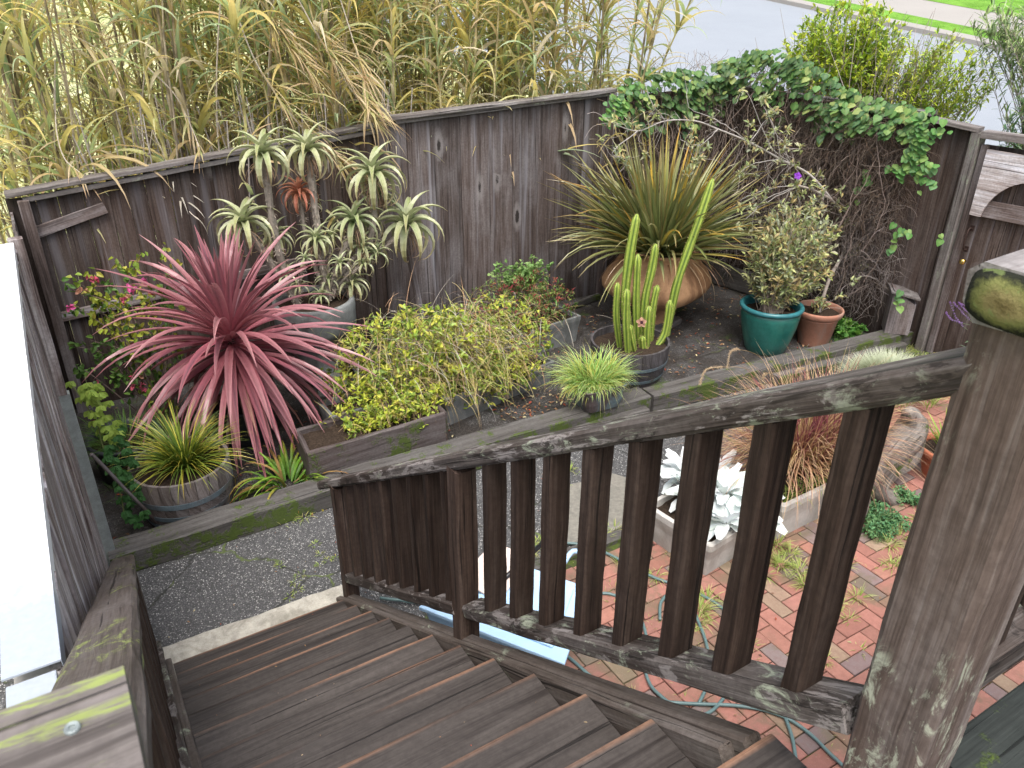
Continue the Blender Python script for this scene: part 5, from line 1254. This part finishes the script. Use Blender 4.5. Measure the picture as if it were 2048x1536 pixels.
# ================================================================== IVY ON THE RIGHT FENCE
ri = random.Random(201)
IP = [Vector((5.10, 3.93, 0)), Vector((6.0, 3.88, 0)), Vector((6.55, 3.78, 0)), Vector((6.72, 3.40, 0)), Vector((6.82, 2.6, 0)), Vector((6.92, 1.8, 0)), Vector((6.985, 1.16, 0))]
cum = [0]
for a, b in zip(IP[:-1], IP[1:]): cum.append(cum[-1]+(b-a).length)
def ipos(u):
    s_ = u*cum[-1]; i = 0
    while i < len(IP)-2 and cum[i+1] < s_: i += 1
    t = (s_-cum[i])/(cum[i+1]-cum[i]); d = (IP[i+1]-IP[i]).normalized()
    return IP[i].lerp(IP[i+1], t), Vector((d.y, -d.x, 0))
TOPZ = [(0, 2.60), (.10, 2.78), (.24, 2.74), (.36, 2.80), (.46, 2.96), (.58, 2.98), (.68, 2.88), (.76, 2.66), (.86, 2.60), (1, 2.52)]
def itop(u):
    for (a, za), (b, zb) in zip(TOPZ[:-1], TOPZ[1:]):
        if u <= b: return za+(zb-za)*(u-a)/(b-a)
    return TOPZ[-1][1]
def bulge(u, z):
    return (.10+.16*(.5+.5*mnoise.noise(Vector((u*6, z*1.6, 3)))))*(1.25 if z > 1.6 else .8+.3*z)*min(1, (1-u)*9+.5)
iv = plant('ivy', 'thick green ivy along the right fence top with a brown curtain of dead vines', 'ivy', (6.7, 3, 0))
st_ = MB(); lf_ = MB()
for k in range(7800):
    u = ri.random()**.8 if k < 6200 else ri.uniform(.70, 1.0); z = itop(u)-.1-(itop(u)-.35)*ri.random()**1.0
    if z < .55+.35*mnoise.noise(Vector((u*9, 0, 0))) and ri.random() < .8: continue
    p0, n = ipos(u); tg = Vector((-n.y, n.x, 0)); p_ = p0-n*(-1)*bulge(u, z)*ri.uniform(.3, 1.15); p_.z = z
    d = (tg*ri.uniform(-1, 1)+Vector((0, 0, ri.uniform(-1.6, .35)))+n*ri.uniform(-.5, .5)).normalized(); pts = [p_]
    for i in range(6):
        d = (d+rvec(ri)*.55+Vector((0, 0, -.10))).normalized(); pts.append(pts[-1]+d*ri.uniform(.03, .075))
        q0, n0 = ipos(u); off = (pts[-1]-q0).dot(n); 
        if off < .02: pts[-1] = pts[-1]+n*(.04-off)
    g = ri.random(); cc = mix((.115, .075, .052), (.20, .165, .145), g) if z > 1.3 else mix((.13, .095, .075), (.28, .25, .24), g)
    rad = ri.choice([.0016, .0022, .003, .0042]); tube(st_, pts, [rad*(1-.1*i) for i in range(len(pts))], 3, vary(cc, .25, ri), cap=False)
for k in range(160):   # longer hanging strands
    u = ri.random()*.93; p0, n = ipos(u); z = itop(u)-ri.uniform(.1, .9); p_ = p0+n*bulge(u, z)*ri.uniform(.6, 1.2); p_.z = z; pts = [p_]; d = Vector((0, 0, -1))
    for i in range(14):
        d = (d*.8+rvec(ri)*.35+Vector((0, 0, -.25))).normalized(); q = pts[-1]+d*.10
        if q.z < .1: break
        pts.append(q)
    if len(pts) > 3: tube(st_, pts, .003, 4, vary((.18, .14, .12), .3, ri), cap=False)
def ivyleaf(p_, n, S, c_):
    up = (n+Vector((0, 0, .9))+rvec(ri)*.55).normalized(); dn = (Vector((0, 0, -1))+n*.45+rvec(ri)*.6); dn = (dn-up*dn.dot(up)).normalized(); sd_ = up.cross(dn)
    c_ = vary(c_, .18, ri); tp = mix(c_, (.30, .36, .12), .3)
    o5 = [(0, .02), (-.22, -.12), (-.50, .10), (-.44, .45), (-.20, .78), (0, 1.0), (.20, .78), (.44, .45), (.50, .10), (.22, -.12), (0, .45)]
    vs = [p_+sd_*(x*S)+dn*(y*S)+up*((-.35*abs(x)-.12*y*y)*S*.6) for x, y in o5]
    lf_.add(vs, [(10, i, (i+1)) for i in range(0, 9)]+[(10, 9, 0)], [c_]*10+[tp])
IC = [(.06, .15, .045), (.09, .21, .065), (.12, .26, .075), (.19, .32, .09), (.08, .18, .085), (.30, .38, .12), (.05, .12, .04)]
for k in range(1750):
    u = ri.random()**.95; zt = itop(u)
    dep = abs(ri.gauss(0, .20))*(1+.9*mnoise.noise(Vector((u*19, 1, 1)))) if ri.random() < .82 else ri.uniform(0, .5)
    if u > .86: dep = ri.uniform(0, .28)
    if u < .3: dep *= 1.35
    z = zt-dep+.04+.10*mnoise.noise(Vector((u*31, 4, 4))); p0, n = ipos(u)
    if mnoise.noise(Vector((u*26, z*3.2, 7))) < -.12 and ri.random() < .8: continue
    back = ri.uniform(-.12, 1.0) if dep < .12 else ri.uniform(.75, 1.2)
    p_ = p0+n*((bulge(u, z)+.03)*back); p_.z = z
    ivyleaf(p_, n, ri.uniform(.05, .10), ri.choice(IC))
for (x0, y0, sx_, sy_, n_) in ((1850, 260, 30, 40, 60), (1835, 335, 32, 40, 46), (1800, 335, 20, 12, 12), (1830, 300, 22, 22, 20), (1735, 350, 16, 12, 7), (1718, 385, 8, 14, 4), (1810, 465, 22, 14, 9), (1785, 500, 8, 8, 3), (1240, 210, 26, 34, 60), (1215, 240, 14, 20, 16), (1395, 300, 16, 34, 22), (1385, 340, 12, 20, 12), (1545, 235, 40, 14, 16), (1690, 250, 60, 16, 30), (1800, 600, 14, 14, 5), (1660, 230, 30, 14, 20), (1880, 470, 6, 8, 2)):
    for _ in range(n_):
        q = P(x0+ri.gauss(0, sx_*.55), y0+ri.gauss(0, sy_*.55), X=6.72) if x0 > 1450 else P(x0+ri.gauss(0, sx_*.55), y0+ri.gauss(0, sy_*.55), Y=3.66)
        ivyleaf(q, Vector((-.8, -.5, 0)) if x0 > 1450 else Vector((0, -1, 0)), ri.uniform(.05, .09), ri.choice([(.09, .26, .06), (.14, .32, .08), (.10, .24, .09), (.22, .38, .10)]))
for k in range(60):   # bare twigs standing above the ivy
    u = ri.uniform(.12, .4); p0, n = ipos(u); p_ = p0.copy(); p_.z = itop(u)-.05; d = (Vector((0, 0, 1))+rvec(ri)*.8).normalized(); pts = [p_]
    for i in range(5): d = (d+rvec(ri)*.5).normalized(); pts.append(pts[-1]+d*.06)
    tube(st_, pts, .0018, 3, vary((.24, .19, .15), .2, ri), cap=False)
st_.build('dead_vines', M['stem'], iv); lf_.build('foliage', M['leaf'], iv)

# ================================================================== REEDS
rr5 = random.Random(301)
def reed_mesh(leafy, H, r):
    c_ = MB(); l_ = MB(); pts = []; lean = r.uniform(-.10, .10); ln2 = r.uniform(-.08, .08); n = 14
    for i in range(n+1):
        t = i/n; pts.append(Vector((lean*H*t*t+.02*math.sin(i*1.3), ln2*H*t*t, H*t)))
    base = r.choice([(.50, .42, .22), (.46, .42, .18), (.52, .45, .28)]) if leafy else r.choice([(.40, .34, .31), (.45, .39, .35), (.32, .26, .23)])
    R0 = r.uniform(.011, .018)
    vs = []; cs = []; fs = []
    rows = []
    for i in range(n*3+1):
        t = i/(n*3); x = t*n; j = min(int(x), n-1); p_ = pts[j].lerp(pts[j+1], x-j); node = (i % 3 == 0)
        rr0 = R0*(1-.4*t)*(1.18 if node else 1); col = mix(base, (.40, .34, .12), t*.5); col = tuple(v*.45 for v in col) if node else vary(col, .12, r)
        for k in range(5): a = 2*math.pi*k/5; vs.append(p_+Vector((math.cos(a)*rr0, math.sin(a)*rr0, 0))); cs.append(col)
    for i in range(n*3):
        for k in range(5): q = (k+1) % 5; fs.append((i*5+k, i*5+q, (i+1)*5+q, (i+1)*5+k))
    c_.add(vs, fs, cs)
    LC = [[(.30, .42, .12), (.42, .55, .20), (.64, .62, .24), (.68, .58, .28)], [(.55, .53, .14), (.78, .64, .16), (.80, .64, .24)], [(.58, .50, .30), (.76, .66, .46), (.80, .72, .56)], [(.28, .44, .20), (.42, .58, .32), (.52, .62, .38)], [(.58, .44, .18), (.68, .50, .24), (.62, .44, .26)], [(.52, .58, .18), (.74, .72, .30), (.78, .70, .40)]]
    W5 = [.25, .24, .18, .12, .10, .11]
    nl = int((36 if leafy else 10)*H/3.6)
    for k in range(nl):
        t = r.uniform(.30 if leafy else .35, 1.0); x = t*n; j = min(int(x), n-1); p_ = pts[j].lerp(pts[j+1], x-j)
        cc = [vary(q, .16, r) for q in r.choices(LC, W5)[0]]
        big = r.random() < .6
        strap(l_, p_, r.uniform(0, 6.28), R_(r.uniform(35, 80)), r.uniform(.5, 1.0) if big else r.uniform(.3, .55), r.uniform(.042, .070) if big else .025, r.uniform(.6, 2.0), cc, 7, .30, lambda t: min(1, .5+2.5*t)*(1-t**1.8), 1.3, twist=r.uniform(-1.2, 1.2))
    return c_, l_
RG = 'giant reeds standing behind the back fence'
kinds = [(1, 'tall leafy giant reed with drooping yellow and green leaves rising behind the back fence'), (0, 'bare grey brown reed cane with few leaves rising behind the low fence')]
protos = []
for i in range(13):
    leafy = 0 if i >= 8 else 1
    e = empty('giant_reed', (0, 0, 0), kinds[0][1] if leafy else kinds[1][1], 'reed', RG if leafy else 'bare reed canes behind the low fence')
    c_, l_ = reed_mesh(leafy, rr5.uniform(4.2, 5.6), rr5); c_.build('culm', M['stem'], e); l_.build('leaves', M['reed'], e); protos.append(e)
used = set()
def place_reed(k, x, y, rz, sc, tilt=(0, 0)):
    src = protos[k]
    if k not in used: used.add(k); e = src
    else:
        e = src.copy(); COL.objects.link(e)
        for ch in src.children: d = ch.copy(); COL.objects.link(d); d.parent = e
    e.location = (x, y, 0); e.rotation_euler = (tilt[0], tilt[1], rz); e.scale = (sc, sc, sc)
n_leafy = 0
spots = []
for k in range(255):
    x = rr5.uniform(-1.4, 5.9); y = 4.42+rr5.random()**1.4*2.6
    if x > 5.0 and y > 5.6 and rr5.random() < .6: continue
    left = max(0, min(1, (1.6-x)/2.2))
    bare = rr5.random() < .12+.70*left
    kk = rr5.randrange(8, 13) if bare else rr5.randrange(0, 8)
    place_reed(kk, x, y, rr5.uniform(0, 6.28), rr5.uniform(.82, 1.08), (rr5.uniform(-.10, .10), rr5.uniform(-.12, .12)+(.16 if x > 5.0 else 0)))
for (x, y, tl) in ((5.9, 4.7, .30), (6.05, 4.9, .36), (5.6, 4.8, .22), (-1.9, 4.6, 0), (-1.7, 5.3, .05), (-2.1, 5.6, 0)):
    place_reed(rr5.randrange(8, 13), x, y, rr5.uniform(0, 6.28), .95, (0, tl))
# cut and dead stalks right behind the fence
o = MB(); tube(o, [(0, 0, 0), (.02, .01, 1.2), (.0, .03, 2.55)], [.009, .008, .006], 5, (.40, .36, .34)); 
for k in range(5): tube(o, [(0, .01, .5*k+.2), (.003, .01, .5*k+.215)], [.011, .011], 5, (.2, .16, .14))
ds = o.build('dead_stalk', M['stem']); tag(ds, 'thin grey dead reed stalk just behind the low back fence', 'reed stalk', 'thin dead stalks behind the low back fence')
first = True
for k in range(110):
    d = ds if first else ds.copy()
    if not first: COL.objects.link(d)
    first = False
    d.location = (rr5.uniform(-.6, 2.6), rr5.uniform(4.3, 4.8), 0); d.rotation_euler = (rr5.uniform(-.14, .14), rr5.uniform(-.16, .16), rr5.uniform(0, 6)); d.scale = (1, 1, rr5.uniform(.85, 1.12))
# the tangled mass of leaves and straw inside and behind the stand
o = MB()
LCX = [[(.34, .46, .14), (.46, .58, .22), (.66, .64, .28)], [(.60, .58, .16), (.80, .70, .20), (.82, .68, .30)], [(.62, .54, .36), (.78, .70, .52), (.82, .76, .62)], [(.30, .46, .20), (.44, .60, .30), (.56, .66, .4)], [(.6, .48, .26), (.7, .56, .34)], [(.66, .68, .28), (.84, .82, .45)]]
for _ in range(3800):
    x = rr5.uniform(-2.6, 6.2); y = rr5.uniform(5.2, 9.5); z = rr5.uniform(1.0, 3.7); a = rr5.uniform(0, 6.28)
    if x > 4.6+rr5.random()*1.3 and y > 5.6: continue
    if x > 4.8: z = min(z, 2.4)
    cc = [vary(q, .18, rr5) for q in rr5.choice(LCX)]
    strap(o, (x, y, z), a, R_(rr5.uniform(20, 85)), rr5.uniform(.4, .85), rr5.uniform(.022, .055), rr5.uniform(.8, 2.8), cc, 4, .3, None, 1.3, twist=rr5.uniform(-1, 1))
for _ in range(520):   # leaning straws
    x = rr5.uniform(-2.6, 5.4); y = rr5.uniform(4.9, 8.0); z = rr5.uniform(.6, 2.2); a = rr5.uniform(-.9, .9); L = rr5.uniform(1.0, 2.0)
    d = Vector((math.sin(a)*.8, rr5.uniform(-.3, .3), math.cos(a))); tube(o, [(x, y, z), Vector((x, y, z))+d*L], [.007, .004], 4, vary(rr5.choice([(.42, .34, .18), (.30, .25, .22), (.45, .40, .15)]), .2, rr5), cap=False)
ob = o.build('reed_thicket', M['reed']); tag(ob, 'tangled mass of yellow and straw coloured reed leaves behind the standing reeds', 'thicket', None, 'stuff')
# reeds bowed over the fence
PL = [[(.45, .42, .12), (.62, .52, .20), (.62, .42, .22), (.50, .30, .16)], [(.30, .40, .12), (.52, .55, .20), (.66, .56, .28), (.6, .42, .24)], [(.55, .42, .20), (.72, .58, .36), (.66, .46, .30)]]
bowed = [([(445, -60), (505, 110), (575, 220), (650, 300), (720, 345)], 3.75, 90, 'bowed pale reed hanging over the low fence with its leaf fan above the tree aloe', 34, .35),
    ([(555, -80), (630, 60), (690, 160), (745, 240)], 3.8, 70, 'bowed reed whose straw leaf fan hangs over the step in the fence', 30, .5),
    ([(490, -120), (520, 0), (560, 70), (620, 150)], 4.2, 80, 'pale dried reed plume leaning right at the top of the picture', 30, .4),
    ([(655, -80), (700, 60), (725, 150), (742, 215)], 3.85, 44, 'slim reed with a drooping leaf fan right beside the fence step', 24, .6),
    ([(290, 130), (350, 190), (385, 260), (400, 300)], 4.1, 12, 'thin arching reed tip with a small yellow green fan over the low fence', 12, .5),
    ([(305, 260), (330, 315), (370, 410), (398, 440)], 3.95, 9, 'long white broken reed hanging down inside the low fence with a dried papery tip', 9, .0),
    ([(110, 120), (112, 250), (128, 315), (160, 345)], 4.15, 11, 'thin curved reed with a yellowish fan near the left corner of the fence', 11, .5),
    ([(60, -60), (60, 20), (130, 60), (200, 100)], 4.4, 22, 'arching reed with a yellow feathery tip at the upper left', 22, .5)]
for (pp_, Yd, nlv, lab, dn_, gr) in bowed:
    e = plant('bowed_reed', lab, 'reed', tuple(P(*pp_[0], Y=Yd+.5)), 'reeds bowed over the back fence')
    pts = smooth_path([P(a, b, Y=Yd+.5*(1-i/(len(pp_)-1))) for i, (a, b) in enumerate(pp_)], 8)
    g0 = pts[0]+Vector((-.3, .4, -pts[0].z)); full = smooth_path([g0, g0.lerp(pts[0], .6)+Vector((-.1, .1, .1)), pts[0]], 6)[:-1]+pts
    o = MB(); tube(o, full, [.0080-.0040*i/(len(full)-1) for i in range(len(full))], 5, (.50, .44, .38)); o.build('culm', M['stem'], e)
    o = MB(); N = len(pts)
    for k in range(nlv):
        i = int(N*(.30+.70*rr5.random()**.8)); i = min(i, N-1); t = (pts[i]-pts[max(i-1, 0)]).normalized(); az = math.atan2(t.y, t.x)+rr5.uniform(-.7, .7)
        cc = [vary(q, .12, rr5) for q in (PL[2] if rr5.random() > gr else PL[rr5.randrange(2)])]
        if nlv == 9: cc = [(.6, .55, .45), (.66, .62, .55)]
        strap(o, pts[i], az, R_(rr5.uniform(-50, 5)), rr5.uniform(.32, .56)*(1 if nlv > 15 else .7), rr5.uniform(.018, .030), rr5.uniform(.3, 1.1), cc, 6, .3, lambda t: min(1, .4+2*t)*(1-t**1.5), 1.2, twist=rr5.uniform(-.6, .6))
    o.build('leaves', M['reed'], e)

# ================================================================== SHRUBS BEYOND THE FENCE
rs = random.Random(401)
e = plant('bright_shrub', 'bright yellow green feathery shrub growing outside the fence in front of the street', 'shrub', (8.4, 3.1, 0))
BS = [(.40, .54, .04), (.52, .62, .05), (.30, .44, .05), (.60, .66, .08), (.20, .32, .05)]
shrub(e, (8.4, 3.3, 1.4), (8.4, 3.45, 2.95), (.55, .95, .68), 420, 34, .092, .032, BS, (.22, .17, .14), .007, .05, .14, rs, t0=.35, basejit=.35)
shrub(e, (8.4, 2.4, 1.4), (8.4, 2.1, 2.78), (.45, .80, .50), 230, 26, .080, .024, BS+[(.35, .33, .10)], (.28, .23, .20), .006, .05, .14, rs, t0=.4, basejit=.3)
o = MB(); 
for _ in range(70):
    b = Vector((8.4+rs.uniform(-.3, .3), 3.0+rs.uniform(-.7, .7), 1.2)); q = b+Vector((rs.uniform(-.5, .5), rs.uniform(-1.2, .9), rs.uniform(1.3, 2.3)))
    tube(o, smooth_path([b, b.lerp(q, .5)+rvec(rs)*.1, q], 4), [.008-.0007*i for i in range(9)], 3, vary((.34, .29, .26), .2, rs), cap=False)
o.build('bare_twigs', M['stem'], e)
o = MB(); tube(o, [(8.4, 3.2, 0), (8.4, 3.1, 1.5)], [.06, .04], 8, (.2, .16, .13)); o.build('trunk', M['stem'], e)
e = plant('oleander', 'dark green oleander with long narrow leaves reaching in from the right edge', 'shrub', (8.4, .5, 0))
OC = [(.05, .12, .05), (.08, .17, .06), (.13, .24, .09), (.28, .36, .14)]
shrub(e, (8.4, .4, 1.0), (8.0, .62, 2.42), (.34, .30, .46), 120, 24, .14, .020, OC, (.2, .17, .14), .007, .05, .08, rs, 'glossleaf', t0=.4, basejit=.2)
shrub(e, (8.6, .4, 1.2), (8.1, 1.15, 3.35), (.35, .50, .26), 60, 22, .13, .020, [(.16, .26, .10), (.24, .34, .14), (.34, .42, .18)], (.26, .22, .19), .006, .10, .08, rs, 'glossleaf', t0=.6, basejit=.2, name='upper_foliage')
o = MB(); tube(o, [(8.4, .4, 0), (8.45, .4, 1.2)], [.05, .04], 8, (.2, .17, .14)); o.build('trunk', M['stem'], e)

# ================================================================== LITTER AND WEEDS
rl = random.Random(501)
o = MB()
DEAD = [(.26, .15, .08), (.34, .21, .12), (.20, .10, .06), (.42, .32, .20), (.30, .08, .05), (.14, .09, .06), (.48, .42, .25)]
def dead(x, y, z, L): leaf(o, Vector((x, y, z)), Vector((rl.uniform(-1, 1), rl.uniform(-1, 1), rl.uniform(-.1, .2))), Vector((rl.uniform(-.4, .4), rl.uniform(-.4, .4), 1)), L, L*rl.uniform(.25, .5), vary(rl.choice(DEAD), .25, rl), None, .3)
for _ in range(2600):
    x = rl.uniform(-1.2, 6.9); y = 1.47+(3.95-1.47)*rl.random()**1.1
    if mnoise.noise(Vector((x*1.7, y*1.7, 5))) < -.05+.25*(rl.random()-.5): continue
    dead(x, y, .012, rl.uniform(.015, .055))
for _ in range(260): dead(rl.uniform(2.2, 3.6), rl.uniform(1.45, 2.0), .014, rl.uniform(.02, .06))
for _ in range(240): dead(rl.uniform(4.9, 6.9), rl.gauss(1.30, .10) if rl.random() < .4 else rl.uniform(2.4, 3.6), .014, rl.uniform(.02, .06))
for _ in range(160): dead(rl.uniform(3.4, 5.2), rl.uniform(.2, 1.05), .014, rl.uniform(.02, .05))
for _ in range(90): dead(rl.uniform(-1.1, 2.6), rl.uniform(.05, 1.2), .012, rl.uniform(.008, .028))
for _ in range(120): dead(rl.uniform(1.3, 6.0), rl.uniform(-2.6, -.3), .030, rl.uniform(.008, .03))
for k in range(90): 
    i = rl.randrange(0, 12); dead(rl.uniform(-1.0, -.03), -i*RUN-rl.uniform(.03, .24), NO+i*RISE+.001, rl.uniform(.004, .014))
tag(o.build('leaf_litter', M['dry']), 'scattered fallen brown leaves and twigs over the planting strip and paving', 'leaf litter', None, 'stuff')
o = MB()
def tuft(x, y, z, n, L, w_=.005, cols=None):
    clump(o, (x, y, z), n, L, w_, cols or [[(.18, .30, .04), (.40, .52, .12)], [(.28, .38, .08), (.58, .64, .24)], [(.36, .36, .10), (.6, .55, .26)]], (18, 80), (.3, 1.8), .03, 5, .2, r=rl)
for (a, b, n, L) in ((1650, 1210, 60, .13), (1640, 1225, 40, .11), (1610, 1170, 40, .11), (1560, 1130, 40, .12), (1580, 1110, 30, .10), (1600, 1140, 30, .1), (1530, 1150, 30, .1), (1690, 1130, 26, .10), (1555, 1090, 30, .12), (1715, 1195, 20, .09), (1780, 1090, 20, .10), (1800, 1075, 20, .1), (1400, 1220, 40, .12), (1395, 1240, 30, .11), (1415, 1200, 24, .1), (1310, 1155, 18, .09), (1380, 1260, 16, .08), (1060, 1100, 30, .10), (1075, 1080, 14, .07), (1210, 1075, 16, .08), (1230, 1060, 16, .09), (1140, 940, 16, .07), (1130, 970, 10, .06), (1785, 1135, 22, .10), (1650, 1320, 14, .08), (1700, 1240, 10, .07), (1500, 1290, 8, .06), (1720, 1300, 8, .06), (1450, 1350, 7, .05), (1610, 1390, 9, .05), (1800, 1130, 14, .09), (1840, 1040, 22, .1), (1850, 1060, 16, .1), (1240, 1130, 12, .07), (1680, 1170, 14, .08), (560, 1035, 10, .08), (610, 1035, 10, .08), (585, 1040, 6, .05)):
    q = P(a, b, Z=.02); 
    if a < 700: q = P(a, b, Z=.01)
    tuft(q.x, q.y, .012, int(n*1.8), L*1.25, .006)
    for _ in range(3): tuft(q.x+rl.gauss(0, .05), q.y+rl.gauss(0, .05), .012, max(3, n//6), L*.6)
for _ in range(420):   # sprouts in the brick joints
    x = 1.25+U*rl.randrange(0, 40)+rl.uniform(-.01, .01); y = -rl.uniform(.3, 2.4)
    if mnoise.noise(Vector((x*1.3, y*1.3, 1))) < .0: continue
    tuft(x, y, .012, rl.randrange(3, 7), rl.uniform(.03, .06), .004)
for _ in range(110): tuft(rl.uniform(6.3, 7.2), rl.uniform(.45, .85), .01, 5, rl.uniform(.06, .14))
for _ in range(60): tuft(rl.uniform(6.1, 6.9), rl.uniform(1.05, 1.4), .01, 5, rl.uniform(.06, .14), .005, [[(.05, .14, .02), (.12, .26, .05)]])
for _ in range(130): tuft(rl.uniform(-1.15, -.3), rl.uniform(2.2, 3.4), .01, 7, rl.uniform(.08, .2), .005, [[(.05, .13, .02), (.10, .24, .04)]])
for (a, b) in ((595, 1180), (590, 1165), (600, 1150), (640, 1130), (655, 1120), (672, 1118), (630, 1090), (640, 1110), (580, 1195), (560, 1132)):
    q = P(a, b, Z=.0); tuft(q.x, q.y, .004, 16, .035, .005)
tag(o.build('weeds', M['leaf']), 'small grass tufts and weeds sprouting between the bricks and along the timbers', 'weeds', None, 'stuff')
